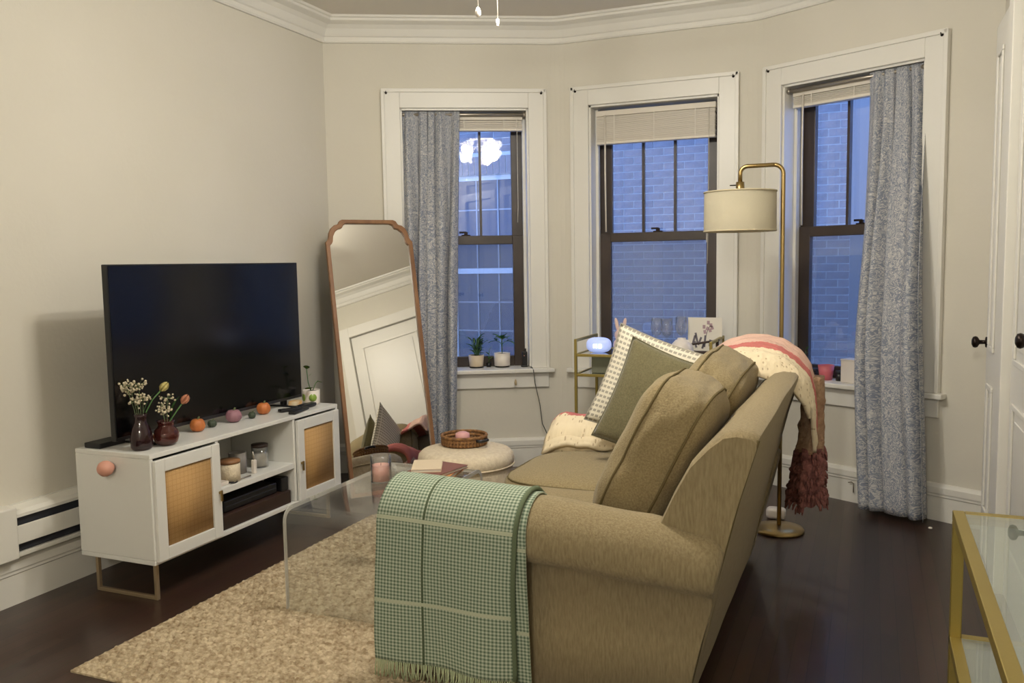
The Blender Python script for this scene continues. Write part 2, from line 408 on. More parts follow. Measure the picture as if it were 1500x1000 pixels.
def rounded(vx, a_in, tan_l, cw=5):
    """points that round the bay vertex (vx, AP); a_in = heading before, turning right by BA"""
    rad = tan_l/math.tan(BA/2); h = a_in; d = Vector((math.cos(h), math.sin(h))); start = Vector((vx, AP))-d*tan_l
    cen = start+Vector((d.y, -d.x))*rad; pts = []
    for i in range(cw+1):
        a = h-BA*i/cw; pts.append(tuple(cen+Vector((-math.sin(a), math.cos(a)))*rad))
    return pts
bay = [(XL, YL)] + rounded(V1, BA, .075) + rounded(V2, 0, .075) + [(XR, YR)]
WIN = {1: ((V1-.61*math.cos(BA), AP-.61*math.sin(BA)), BA), 2: ((-1.29, AP), 0.0), 3: ((V2+.60*math.cos(BA), AP-.60*math.sin(BA)), -BA)}
OW, ZS, ZT = .415, .64, 2.37       # half opening, sill underside, head
def bay_wall():
    path = []   # (x, y, is_hole_after)
    def winpts(i):
        (cx, cy), a = WIN[i]; return [(cx-OW*math.cos(a), cy-OW*math.sin(a)), (cx+OW*math.cos(a), cy+OW*math.sin(a))]
    r1, r2 = rounded(V1, BA, .075), rounded(V2, 0, .075)
    pts = [(XL, YL)] + winpts(1) + r1 + winpts(2) + r2 + winpts(3) + [(XR, YR)]
    holes = {1, 3+len(r1), 5+len(r1)+len(r2)}
    N = len(pts); P = [Vector(p) for p in pts]; outer = []
    for i in range(N):
        d0 = (P[i]-P[i-1]).normalized() if i else (P[1]-P[0]).normalized(); d1 = (P[i+1]-P[i]).normalized() if i < N-1 else d0
        n0, n1 = Vector((-d0.y, d0.x)), Vector((-d1.y, d1.x)); m = (n0+n1).normalized(); m /= m.dot(n1); outer.append(P[i]+m*.24)
    zs = [0, ZS, ZT, ZC]; bm = NB()
    Vi = [[bm.verts.new((p.x, p.y, z)) for z in zs] for p in P]; Vo = [[bm.verts.new((p.x, p.y, z)) for z in zs] for p in outer]
    for i in range(N-1):
        for j in range(3):
            if i in holes and j == 1:
                bm.faces.new((Vi[i][1], Vi[i+1][1], Vo[i+1][1], Vo[i][1])); bm.faces.new((Vi[i][2], Vo[i][2], Vo[i+1][2], Vi[i+1][2]))
                bm.faces.new((Vi[i][1], Vo[i][1], Vo[i][2], Vi[i][2])); bm.faces.new((Vi[i+1][1], Vi[i+1][2], Vo[i+1][2], Vo[i+1][1])); continue
            bm.faces.new((Vi[i][j], Vi[i+1][j], Vi[i+1][j+1], Vi[i][j+1])); bm.faces.new((Vo[i][j], Vo[i][j+1], Vo[i+1][j+1], Vo[i+1][j]))
    for j in range(3):
        bm.faces.new((Vi[0][j], Vi[0][j+1], Vo[0][j+1], Vo[0][j])); bm.faces.new((Vi[-1][j], Vo[-1][j], Vo[-1][j+1], Vi[-1][j+1]))
    struct('wall_front', bm, wall_m)
bay_wall()
room_path = [(XL, YB)] + bay + [(XR, YB)]
crown = [(0, ZC-.145), (-.016, ZC-.145), (-.022, ZC-.135), (-.022, ZC-.112), (-.03, ZC-.106), (-.036, ZC-.095), (-.05, ZC-.066), (-.072, ZC-.045), (-.098, ZC-.036), (-.112, ZC-.03), (-.112, ZC-.016), (-.125, ZC-.012), (-.13, ZC), (0, ZC)]
struct('trim_1', sweep(NB(), room_path, crown), trim_m)
base = [(0, 0), (-.02, 0), (-.02, .125), (-.026, .13), (-.026, .14), (-.03, .148), (-.03, .178), (-.02, .19), (-.01, .195), (0, .195)]
struct('baseboard_left', sweep(NB(), [(XL, YB), (XL, YL-.016)], base), trim_m)
struct('baseboard_front', sweep(NB(), bay, base), trim_m)

# windows ------------------------------------------------------------
SILL = .667
def window(i):
    (cx, cy), a = WIN[i]
    t = thing('window_%d' % i, None, None, (cx, cy, 0), a, kind='structure')
    L = lambda n, bm, m, p=t, **k: ob(n, bm, m, p, world=False, **k)
    CW = .115
    # casing boards with a raised outer band
    bm = NB()
    for s in (-1, 1):
        xs = sorted((s*OW, s*(OW+CW))); box(bm, xs, (-.022, 0), (SILL, ZT+CW)); xs2 = sorted((s*(OW+CW-.018), s*(OW+CW+.004))); box(bm, xs2, (-.034, 0), (SILL, ZT+CW+.004))
    box(bm, (-OW, OW), (-.022, 0), (ZT, ZT+CW)); box(bm, (-OW-CW, OW+CW), (-.034, 0), (ZT+CW-.018, ZT+CW+.006))
    L('casing', bm, trim_m, bevel=.003)
    L('window_sill', box(NB(), (-OW-CW-.035, OW+CW+.035), (-.065, 0), (SILL-.028, SILL)), trim_m, bevel=.006)
    L('sill_board', box(NB(), (-OW, OW), (0, .24), (SILL-.027, SILL)), trim_m)
    L('apron', box(NB(), (-OW-CW, OW+CW), (-.02, 0), (SILL-.13, SILL-.028)), trim_m, bevel=.003)
    bm = NB()
    for s in (-1, 1): box(bm, sorted((s*OW, s*(OW-.012))), (0, .23), (SILL, ZT)); box(bm, sorted((s*(OW-.012), s*(OW-.03))), (.105, .14), (SILL, ZT))
    box(bm, (-OW, OW), (0, .23), (ZT-.012, ZT))
    L('jamb', bm, trim_m)
    # lower sash (inner) and upper sash (outer)
    def sash(nm, y0, y1, z0, z1, bot, top):
        bm = NB(); E_ = OW-.012
        for s in (-1, 1): box(bm, sorted((s*E_, s*.315)), (y0, y1), (z0, z1))
        box(bm, (-.315, .315), (y0, y1), (z0, z0+bot)); box(bm, (-.315, .315), (y0, y1), (z1-top, z1))
        return L(nm, bm, sash_m, bevel=.003)
    lo = sash('lower_sash', .142, .178, SILL, 1.555, .07, .06); up = sash('upper_sash', .182, .216, 1.50, ZT-.012, .055, .06)
    ob('pane', box(NB(), (-.318, .318), (.158, .1605), (SILL+.06, 1.5)), glass_m, lo, world=False)
    tilt = Matrix.Translation((0, .199, 1.5)) @ Matrix.Rotation(R(-1.9), 4, 'Z') @ Matrix.Rotation(R(-.5), 4, 'X')
    for k in range(3):
        x0 = -.315+.21*k; ob('pane', obox(NB(), (x0+.001, x0+.209), (0, .0025), (.05, .82), tilt), glass_m, up, world=False)
    for k in (1, 2):
        x0 = -.315+.21*k; ob('muntin', box(NB(), (x0-.008, x0+.008), (.184, .214), (1.55, ZT-.07)), sash_m, up, world=False)
    bm = NB(); box(bm, (-.03, .03), (.145, .175), (1.555, 1.562)); box(bm, (-.012, .012), (.147, .165), (1.562, 1.58)); box(bm, (-.045, .005), (.15, .16), (1.572, 1.584))
    ob('sash_lock', bm, bronze_m, lo, world=False, bevel=.002)
    L('reflection_pane', obox(NB(), (-.37, .37), (0, .002), (0, .82), Matrix.Translation((0, .236, 1.53)) @ Matrix.Rotation(R(-2.0), 4, 'Z') @ Matrix.Rotation(R(.5), 4, 'X')), glass_m)  # extra outer pane, added and tilted to give a second lamp reflection
    L('insect_screen', box(NB(), (-.36, .36), (.226, .228), (SILL, 1.53)), screen_mesh_m)
    for s in (-1, 1):
        bm = NB(); lathe(bm, [(0, 0), (.007, 0), (.008, .003), (.004, .006), (0, .006)], n=10, mtx=Matrix.Translation((s*(OW+CW-.03), -.022, ZT+CW-.022)) @ Matrix.Rotation(PI/2, 4, 'X'))
        tube(bm, [(s*(OW+CW-.03), -.022, ZT+CW-.022), (s*(OW+CW-.03), -.036, ZT+CW-.026), (s*(OW+CW-.03), -.04, ZT+CW-.012)], .0025, 6)
        L('curtain_hook', bm, bronze_m)
    return t
for i in (1, 2, 3): window(i)
def wp(i, t, off, z):
    (cx, cy), a = WIN[i]; return (cx+t*math.cos(a)-off*math.sin(a), cy+t*math.sin(a)+off*math.cos(a), z)

# blinds -----------------------------------------------------------------
def blind(i, label, drop, wand_t):
    (cx, cy), a = WIN[i]; zt = ZT-.03
    t = thing('window_blind', label, 'blind', wp(i, 0, .075, zt-drop), a, 'raised blinds in the three windows')
    L = lambda n, bm, m, **k: ob(n, bm, m, t, world=False, **k)
    L('head_rail', box(NB(), (-.385, .385), (-.022, .022), (drop-.035, drop)), blind_m, bevel=.003)
    bm = NB(); n = max(6, int((drop-.06)/.006))
    for k in range(n):
        z = .019+(drop-.056)*k/n; dx = random.uniform(-.002, .002); dy = random.uniform(-.002, .002); box(bm, (-.38+dx, .38+dx), (-.0245+dy, .0245+dy), (z, z+.0046))
    o = L('slat', bm, blind_m); o['kind'] = 'stuff'
    L('bottom_rail', box(NB(), (-.382, .382), (-.025, .025), (0, .018)), blind_m, bevel=.003)
    for x in (-.26, 0, .26): L('ladder_tape', box(NB(), (x-.0025, x+.0025), (-.0285, -.0275), (.0, drop-.03)), paper_m)
    L('wand', tube(NB(), [(wand_t, -.034, drop-.03), (wand_t, -.036, drop-.4), (wand_t+.004, -.036, drop-.78)], .0055, 8), blind_m, smooth=True)
    L('pull_cord', tube(NB(), [(.345, -.036, drop-.03), (.345, -.038, drop-.6), (.34, -.04, -.78 if i != 1 else -.6)], .0018, 6), paper_m, smooth=True)
    return t
blind(1, 'narrow stack of raised white blind slats above two potted plants', .105, -.33)
blind(2, 'deep stack of raised white blind slats in the middle uncurtained window', .215, -.32)
blind(3, 'raised white blind half hidden behind the tall curtain by the door', .10, -.31)

# curtain rods and curtains ------------------------------------------------
def rod(i, label):
    t = thing('curtain_rod', label, 'curtain rod', wp(i, 0, .03, ZT-.034), WIN[i][1], 'tension curtain rods')
    ob('tube', tube(NB(), [(-OW+.014, 0, 0), (OW-.014, 0, 0)], .011, 12), steel_m, t, smooth=True, world=False)
    for s in (-1, 1): ob('end_cap', tube(NB(), [(s*(OW-.013), 0, 0), (s*(OW-.03), 0, 0)], .015, 12), steel_m, t, smooth=True, world=False)
rod(1, 'slim metal tension rod across the window beside the mirror')
rod(3, 'slim metal tension rod across the window beside the door')
def curtain(i, label, t0, t1, b0, b1, folds, zbot, ph, wsill=-.135):
    (cx, cy), a = WIN[i]; zt = ZT-.016
    def fn(u, v):
        z = zt+(zbot-zt)*v; f = min(1, max(0, (zt-z)/(zt-SILL))); e = f*f*(3-2*f)
        off = .03+(wsill-.03)*e
        l, r = t0+(b0-t0)*v**1.3, t1+(b1-t1)*v
        uu = u+.012*math.sin(9*v+u*11)+.035*math.sin(2*PI*1.7*u+ph*3)
        amp = .014+.052*min(1, v*1.6)
        fold = math.sin(2*PI*folds*uu+ph+.5*math.sin(3*v))+.35*math.sin(2*PI*folds*2.3*uu+1.3+ph)*(1-.5*v)
        if v < .012: fold *= .6
        x = l+(r-l)*u+.42*amp*math.cos(2*PI*folds*uu+ph)*(1-abs(2*u-1)**6)
        return wp(i, x, off-.012+amp*fold*.75, z)
    return tag(grid_obj('curtain', fn, 150, 70, curtain_m, uv=(.95, 2.35), thick=.0018, loc=wp(i, (b0+b1)/2, wsill, zbot), rotz=a), label, 'curtain', 'blue floral curtains')
curtain(1, 'blue and grey floral curtain hanging behind the leaning mirror', -.402, -.03, -.40, -.11, 5.2, .03, .4)
curtain(3, 'blue and grey floral curtain hanging beside the white door', .10, .405, .155, .555, 4.3, .03, 1.1)

# right wall doors ----------------------------------------------------------
def panel_door(n, y0, y1, xf, knob_y=None, casing=True, kz=.945):
    t = thing('door_%d' % n, None, None, (XR, (y0+y1)/2, 0), kind='structure')
    bm = NB(); box(bm, (xf, XR), (y0, y1), (.01, 2.37)); ob('door_leaf', bm, trim_m, t, bevel=.003)
    wd = y1-y0; st = .105
    for (a, b) in ((.22, .80), (.95, 2.24)):
        bm = NB(); Y0, Y1 = y0+st, y1-st; x0 = xf-.010
        for q in (((Y0, Y1), (a, a+.022)), ((Y0, Y1), (b-.022, b)), ((Y0, Y0+.022), (a+.022, b-.022)), ((Y1-.022, Y1), (a+.022, b-.022))): box(bm, (x0, xf), *q)
        ob('panel_moulding', bm, trim_m, t, bevel=.004)
        ob('panel', box(NB(), (xf-.006, xf), (Y0+.06, Y1-.06), (a+.06, b-.06)), trim_m, t, bevel=.003)
    if knob_y:
        k = ob('door_knob', lathe(NB(), [(0, .062), (.012, .062), (.024, .056), (.027, .047), (.024, .038), (.010, .03), (.009, .008), (.024, .006), (.025, 0), (0, 0)], n=20, mtx=Matrix.Translation((xf, knob_y, kz)) @ Matrix.Rotation(-PI/2, 4, 'Y')), bronze_m, t, smooth=True)
    if casing:
        bm = NB()
        for (a, b) in ((y0-.115, y0-.004), (y1+.004, y1+.115)): box(bm, (xf-.035, XR), (a, b), (0, 2.485))
        box(bm, (xf-.035, XR), (y0-.004, y1+.004), (2.375, 2.485)); ob('door_casing', bm, trim_m, t, bevel=.004)
panel_door(1, 4.06, 4.44, .492, 4.425, casing=False, kz=.975)
panel_door(2, 3.02, 3.86, .515, 3.32, kz=1.08)
panel_door(3, .38, 1.16, .525, .46)
panel_door(4, -.78, .02, .525, -.06)
baseR = [(0, 0), (-.02, 0), (-.02, .125), (-.03, .148), (-.03, .178), (-.01, .195), (0, .195)]
struct('baseboard_right', sweep(NB(), [(XR, 2.88), (XR, 1.30)], baseR), trim_m)

# ceiling fan with the light that lights the room ------------------------------
FX, FY = -1.15, 2.90
def fan():
    t = thing('ceiling_fan', 'ceiling fan with white pull chains hanging above the sofa', 'ceiling fan', (FX, FY, ZC))
    ob('canopy', lathe(NB(), [(0, 0), (.07, 0), (.068, -.03), (.03, -.06), (.014, -.065), (.014, -.16), (0, -.16)], (FX, FY, ZC), 24), ceramic_m, t, True)
    ob('motor_housing', lathe(NB(), [(0, -.16), (.06, -.165), (.125, -.19), (.135, -.235), (.11, -.275), (.06, -.29), (0, -.29)], (FX, FY, ZC), 28), ceramic_m, t, True)
    for k in range(5):
        a = R(20+72*k); mt = Matrix.Translation((FX, FY, ZC-.235)) @ Matrix.Rotation(a, 4, 'Z') @ Matrix.Rotation(R(12), 4, 'X')
        bm = NB(); obox(bm, (.16, .62), (-.062, .062), (-.004, .004), mt); ob('blade', bm, ceramic_m, t, bevel=.02)
        ob('blade_arm', obox(NB(), (.11, .2), (-.015, .015), (-.012, -.004), mt), steel_m, t)
    ob('light_fitter', lathe(NB(), [(0, -.29), (.05, -.292), (.055, -.34), (.045, -.385), (.012, -.395), (0, -.395)], (FX, FY, ZC), 20), ceramic_m, t, True)
    for k in range(3):
        a = R(75+120*k); p = Vector((FX+.055*math.cos(a), FY+.055*math.sin(a), ZC-.36)); q = Vector((FX+.105*math.cos(a), FY+.105*math.sin(a), ZC-.375))
        arm = ob('lamp_arm', tube(NB(), [p, q], .012, 10), ceramic_m, t, True)
        mt = Matrix.Translation(q) @ Matrix.Rotation(a, 4, 'Z') @ Matrix.Rotation(R(-38), 4, 'Y')
        ob('lamp_shade', lathe(NB(), [(.024, .0), (.034, -.03), (.052, -.06), (.066, -.088), (.084, -.104), (.088, -.108), (.082, -.104), (.062, -.086), (.05, -.06), (.03, -.028), (.02, 0)], (0, 0, 0), 24, mt), fanglass_m, t, True)
        ld = bpy.data.lights.new('bulb', 'POINT'); ld.energy = LAMP_POWER; ld.color = LAMP_COLOR; ld.shadow_soft_size = .04
        lo = bpy.data.objects.new('bulb', ld); COL.objects.link(lo); lo.parent = t
        lo.location = (mt @ Vector((0, 0, -.115))) - Vector((FX, FY, ZC))
    for (x, y, z, kn) in ((-1.288, 2.817, 2.262, 1), (-1.284, 2.98, 2.262, 0)):
        dv = (Vector((x, y))-Vector((FX, FY))).normalized()*.108
        bm = NB(); tube(bm, [(FX+dv.x, FY+dv.y, ZC-.27), (FX+dv.x*1.25, FY+dv.y*1.25, ZC-.31), (x, y, ZC-.40), (x, y, z)], .0016, 6)
        c = ob('pull_chain', bm, ceramic_m, t, True)
        pr = [(0, 0), (.006, -.004), (.010, -.016), (.0105, -.026), (.006, -.034), (0, -.036)] if kn else [(0, 0), (.005, -.002), (.0065, -.012), (.004, -.02), (.005, -.026), (0, -.03)]
        ob('chain_pull', lathe(NB(), pr, (x, y, z), 14), ceramic_m, c, True)
fan()
def flush_light():
    p = (-.35, -2.1, ZC)
    t = thing('ceiling_lamp', 'flush glass ceiling lamp over the back of the room', 'ceiling lamp', p)
    ob('base_plate', lathe(NB(), [(0, 0), (.15, 0), (.15, -.02), (0, -.02)], p, 28), ceramic_m, t, True)
    ob('glass_bowl', lathe(NB(), [(.14, -.02), (.135, -.05), (.1, -.09), (.05, -.11), (0, -.115)], p, 28), fanglass_m, t, True)
    ld = bpy.data.lights.new('bulb', 'POINT'); ld.energy = BACK_LAMP_POWER; ld.color = LAMP_COLOR; ld.shadow_soft_size = .1
    lo = bpy.data.objects.new('bulb', ld); COL.objects.link(lo); lo.parent = t; lo.location = (0, 0, -.23)
flush_light()

# ------------------------------------------------------------------ outside: the neighbouring brick building
def neighbour():
    YN, X0, X1, Z0, Z1 = 8.95, -7.5, -.2, -.9, 4.3
    t = thing('brick_building', 'blue-tinted brick building wall seen through the windows at dusk', 'building', ((X0+X1)/2, YN+.3, Z0))
    wx0, wx1, wz0, wz1 = -4.52, -3.62, .20, 2.36      # its window opening
    bm = NB()
    for a, b, c, d in ((X0, wx0, Z0, Z1), (wx1, X1-.004, Z0, Z1), (wx0, wx1, Z0, wz0), (wx0, wx1, wz1, Z1)): box(bm, (a, b), (YN+.006, YN+.3), (c, d))
    ob('mortar_wall', bm, mortar_m, t)
    bw, bh, j = .203, .0655, .0107
    proto = {}
    right, down, fwd = _r, _d, _f
    def scr(x, z):
        v = Vector((x, YN, z-EYE)); k = v.dot(fwd); return 750+FPX*v.dot(right)/k, 500+FPX*v.dot(down)/k
    rest = NB(); cand = []
    nr = int((Z1-Z0)/(bh+j))
    for r_ in range(nr):
        z = Z0+r_*(bh+j)+j/2; x = X1-bw if r_ % 2 else X1-.0962
        first = True; 
        while x > X0:
            L_ = bw if not (first and r_ % 2 == 0) else .0962
            a, b = x, x+L_
            if first and r_ % 2 == 0: nxt = x-j-bw
            else: nxt = x-j-bw
            keep = True
            if z+bh > wz0-.07 and z < wz1+.205:
                g = .1 if z+bh > wz1+.004 else (.08 if z < wz0 else 0); o0, o1 = wx0-g, wx1+g
                if a >= o0-.02 and b <= o1+.02: keep = False
                elif a < o0 < b: b = o0-.004
                elif a < o1 < b: a = o1+.004
            if keep:
                sx, sy = scr((a+b)/2, z+bh/2)
                vis = (885 < sx < 1058 and 195 < sy < 500) or (1185 < sx < 1262 and 135 < sy < 560) or (672 < sx < 756 and 185 < sy < 560)
                d = min(abs(sx-970), abs(sx-1215))
                cand.append((0 if vis else 1, d, a, b, z))
            first = False; x = nxt
    cand.sort(key=lambda q: (q[0], q[1]))
    for i, (v, d, a, b, z) in enumerate(cand):
        y0 = YN-random.uniform(0, .004)
        if i < 300:
            key = round(b-a, 3)
            if key not in proto:
                o = ob('brick', box(NB(), (0, b-a), (0, .05), (0, bh)), brick_m, t, world=False); proto[key] = o
                o.matrix_local = W[t.name].inverted() @ Matrix.Translation((a, y0, z))
            else:
                share('brick', proto[key], t, W[t.name].inverted() @ Matrix.Translation((a, y0, z)))
        else: box(rest, (a, b), (y0, y0+.05), (z, z+bh))
    o = ob('brick_courses', rest, brick_m, t); o['kind'] = 'stuff'
    # soldier course, lintel and sill around its window
    k = 0; x = wx0-.1
    while x < wx1+.1:
        if k == 0: sp = ob('soldier_brick', box(NB(), (0, .0655), (0, .05), (0, .2)), brick_m, t, world=False); sp.matrix_local = W[t.name].inverted() @ Matrix.Translation((x, YN-.004, wz1+.004))
        else: share('soldier_brick', sp, t, W[t.name].inverted() @ Matrix.Translation((x, YN-.004, wz1+.004)))
        x += .0762; k += 1
    ob('stone_sill', box(NB(), (wx0-.08, wx1+.08), (YN-.04, YN+.1), (wz0-.07, wz0)), mat('limestone', (205, 203, 196), .8), t)
    wn = ob('window', NB(), trim_m, t)
    bm = NB(); y = (YN+.09, YN+.14)
    box(bm, (wx0, wx0+.05), y, (wz0, wz1)); box(bm, (wx1-.05, wx1), y, (wz0, wz1)); box(bm, (wx0+.05, wx1-.05), y, (wz0, wz0+.06)); box(bm, (wx0+.05, wx1-.05), y, (wz1-.05, wz1))
    box(bm, (wx0+.05, wx1-.05), y, (1.25, 1.31)); bm.to_mesh(wn.data); bm.free(); wn.data.transform(W[t.name].inverted()); wn.data.materials.clear(); wn.data.materials.append(MATS['trim_white'])
    gm = mat('dark_window_glass', (52, 58, 70), .05, spec=.9)
    for k in range(3):
        a = wx0+.05+(wx1-wx0-.1)*k/3; b = a+(wx1-wx0-.1)/3
        for lo_, hi in ((wz0+.06, 1.25), (1.31, wz1-.05)):
            for q in range(3):
                c = lo_+(hi-lo_)*q/3; ob('pane', box(NB(), (a, b), (YN+.112, YN+.118), (c, c+(hi-lo_)/3)), gm, wn)
    bm = NB()
    for k in (1, 2): a = wx0+.05+(wx1-wx0-.1)*k/3; box(bm, (a-.008, a+.008), (YN+.098, YN+.128), (wz0+.06, wz1-.05))
    for lo_, hi in ((wz0+.06, 1.25), (1.31, wz1-.05)):
        for q in (1, 2): c = lo_+(hi-lo_)*q/3; box(bm, (wx0+.05, wx1-.05), (YN+.1, YN+.126), (c-.008, c+.008))
    ob('muntin_grid', bm, mat('grey_muntin', (158, 158, 156), .6), wn)
    # plain rendered wall farther back, past the end of the bricks
    tag(ob('stucco_building', box(NB(), (-.6, 9), (11.2, 11.5), (-.9, 5.5)), stucco_m, loc=(4, 11.3, -.9)), 'plain bluish rendered wall beyond the brick building edge', 'building')
    o = ob('ground', box(NB(), (-12, 12), (AP+.4, 13), (-1.0, -.9)), stucco_m); o['kind'] = 'structure'
neighbour()

# ------------------------------------------------------------------ baseboard heater on the left wall
def heater():
    t = thing('baseboard_heater', 'white baseboard heater with dark slots along the left wall', 'heater', (XL, 3.2, .2))
    y0, y1 = 2.345, 4.35; x = XL
    bm = NB()
    ob('back_plate', box(NB(), (x, x+.012), (y0, y1), (.21, .415)), trim_m, t)
    bm = NB(); sweep(bm, [(x, y1), (x, y0)], [(0, .415), (.058, .40), (.07, .385), (.07, .372), (.0, .38)]); ob('top_cover', bm, trim_m, t)
    ob('front_panel', box(NB(), (x+.062, x+.072), (y0, y1), (.262, .338)), trim_m, t, bevel=.003)
    ob('slot', box(NB(), (x+.012, x+.05), (y0+.02, y1-.02), (.228, .372)), heater_dark_m, t)
    ob('bottom_lip', box(NB(), (x+.012, x+.06), (y0, y1), (.205, .224)), trim_m, t, bevel=.003)
    bm = NB(); box(bm, (x, x+.078), (y0-.6, y0+.012), (.205, .42)); ob('end_cap', bm, trim_m, t, bevel=.006)
heater()

# ------------------------------------------------------------------ rug
def rug():
    x0, x1, y0, y1 = -2.5, -.72, 2.015, 3.95
    t = thing('jute_rug', 'chunky woven tan jute rug under the coffee table and sofa', 'rug', ((x0+x1)/2, (y0+y1)/2, 0))
    ob('backing', box(NB(), (x0, x1), (y0, y1), (0, .007)), jute_m, t)
    verts, faces = [], []
    base_v = [(1, 0, 0), (.6, .8, .1), (-.6, .8, .1), (-1, 0, 0), (-.6, -.8, .1), (.6, -.8, .1), (.5, .3, .9), (-.5, .3, .9), (-.5, -.3, .9), (.5, -.3, .9)]
    base_f = [(0, 1, 6), (1, 2, 7, 6), (2, 3, 7), (3, 8, 7), (3, 4, 8), (4, 5, 9, 8), (5, 0, 9), (0, 6, 9), (6, 7, 8, 9)]
    px, py = .0305, .0215; ny = int((y1-y0)/py); nx = int((x1-x0)/px)
    for j in range(ny):
        for i in range(nx):
            cx = x0+(i+.5+(.5 if j % 2 else 0))*px; cy = y0+(j+.5)*py
            if cx > x1-.01: continue
            a = random.uniform(-.3, .3)+(.35 if j % 2 else -.35); ca, sa = math.cos(a), math.sin(a); sx, sy, sz = .018*random.uniform(.9, 1.1), .0115*random.uniform(.9, 1.1), .0085*random.uniform(.7, 1.2)
            b = len(verts)
            for v in base_v: verts.append((cx+ca*v[0]*sx-sa*v[1]*sy-t.location.x, cy+sa*v[0]*sx+ca*v[1]*sy-t.location.y, .006+v[2]*sz))
            faces += [tuple(b+q for q in f) for f in base_f]
    me = bpy.data.meshes.new('weave'); me.from_pydata(verts, [], faces); me.materials.append(jute_m); _finish(me, True)
    o = bpy.data.objects.new('weave', me); COL.objects.link(o); o.parent = t; o['kind'] = 'stuff'
rug()

# ------------------------------------------------------------------ media console
SX0, SX1, SY0, SY1, SZ0, SZ1 = -3.07, -2.66, 2.564, 3.885, .165, .624
def console():
    t = thing('media_console', 'white media console with rattan doors on thin metal legs', 'tv stand', ((SX0+SX1)/2, (SY0+SY1)/2, 0))
    P = lambda n, x, y, z, m=white_m, par=t, bv=.003: ob(n, box(NB(), x, y, z), m, par, bevel=bv)
    P('top', (SX0, SX1), (SY0, SY1), (SZ1-.02, SZ1))
    P('bottom', (SX0, SX1), (SY0, SY1), (SZ0, SZ0+.02))
    for a, b in ((SY0, SY0+.018), (SY1-.018, SY1)): P('side_panel', (SX0, SX1), (a, b), (SZ0+.02, SZ1-.02))
    for a in (2.945, 3.497): P('divider', (SX0+.01, SX1-.004), (a, a+.018), (SZ0+.02, SZ1-.02))
    P('back_panel', (SX0, SX0+.008), (SY0+.018, SY1-.018), (SZ0+.02, SZ1-.02))
    P('shelf', (SX0+.01, SX1-.004), (2.963, 3.497), (.355, .383))
    P('inner_box', (SX0+.01, SX1-.03), (SY0+.02, 2.943), (SZ0+.02, SZ0+.024)); 
    for (y0, y1, ky) in ((SY0+.012, 2.95, 2.935), (3.512, SY1-.012, 3.53)):
        z0, z1 = SZ0+.012, SZ1-.028; x0, x1 = SX1-.002, SX1+.016; fr = .052; bm = NB()
        box(bm, (x0, x1), (y0, y0+fr), (z0, z1)); box(bm, (x0, x1), (y1-fr, y1), (z0, z1)); box(bm, (x0, x1), (y0+fr, y1-fr), (z0, z0+fr)); box(bm, (x0, x1), (y0+fr, y1-fr), (z1-fr, z1))
        d = ob('door', bm, white_m, t, bevel=.003)
        q = grid_obj('rattan_panel', lambda u, v: (x0+.007, y0+fr-.002+(y1-y0-2*fr+.004)*u, z0+fr-.002+(z1-z0-2*fr+.004)*v), 1, 1, cane_m, d, uv=(y1-y0-2*fr, z1-z0-2*fr), thick=.004)
        bm = NB(); box(bm, (x1, x1+.012), (ky-.006, ky+.006), (.372, .384)); box(bm, (x1+.008, x1+.016), (ky-.005, ky+.005), (.34, .388)); ob('pull', bm, brass_m, d, bevel=.002)
    for yy in (SY0+.05, SY1-.05):
        bm = NB(); b = .016
        box(bm, (SX1-.04-b, SX1-.04), (yy-b/2, yy+b/2), (0, SZ0)); box(bm, (SX0+.03, SX0+.03+b), (yy-b/2, yy+b/2), (0, SZ0)); box(bm, (SX0+.03+b, SX1-.04-b), (yy-b/2, yy+b/2), (.0, b)); box(bm, (SX0+.03+b, SX1-.04-b), (yy-b/2, yy+b/2), (SZ0-.012, SZ0))
        ob('leg_frame', bm, mat('champagne_metal', (168, 148, 118), .4, .6) if 'champagne_metal' not in MATS else MATS['champagne_metal'], t, bevel=.002)
    P('front_rail', (SX1-.05, SX1-.036), (SY0+.06, SY1-.06), (SZ0-.014, SZ0-.001), MATS['champagne_metal'])
console()
tag(ob('ball_knob', lathe(NB(), [(0, 0), (.014, 0), (.02, .008), (.03, .022), (.033, .036), (.030, .05), (.02, .062), (0, .067)], n=24, mtx=Matrix.Translation((-2.862, SY0, .562)) @ Matrix.Rotation(PI/2, 4, 'X')), knob_pink_m, smooth=True, loc=(-2.862, SY0, .562), world=True), 'pink round knob stuck on the console\'s white side', 'knob')

# television
def tv():
    x, y0, w, z0, h = -2.87, 2.597, 1.262, .657, .732
    t = thing('television', 'large black flat screen television standing on the white console', 'television', (x, y0+w/2, SZ1))
    ob('housing', box(NB(), (x-.028, x), (y0, y0+w), (z0, z0+h)), bezel_m, t, bevel=.003)
    ob('back_bulge', box(NB(), (x-.065, x-.028), (y0+.2, y0+w-.2), (z0+.03, z0+.4)), bezel_m, t, bevel=.01)
    ob('screen', box(NB(), (x, x+.0015), (y0+.007, y0+w-.007), (z0+.016, z0+h-.007)), screen_m, t)
    ob('chin_strip', box(NB(), (x, x+.002), (y0+.007, y0+w-.007), (z0+.001, z0+.015)), mat('chin_grey', (40, 40, 42), .4), t)
    for yy in (y0+.14, y0+w-.14):
        bm = NB(); box(bm, (x-.10, x+.08), (yy-.016, yy+.016), (SZ1, SZ1+.009)); box(bm, (x-.03, x-.004), (yy-.014, yy+.014), (SZ1+.009, z0+.002)); ob('foot', bm, bezel_m, t, bevel=.003)
tv()
tag(ob('set_top_box', box(NB(), (-3.04, -2.95), (2.585, 2.72), (SZ1, SZ1+.022)), dark_m, loc=(-3.0, 2.65, SZ1), bevel=.004), 'small flat black box at the console\'s left rear corner', 'media box')

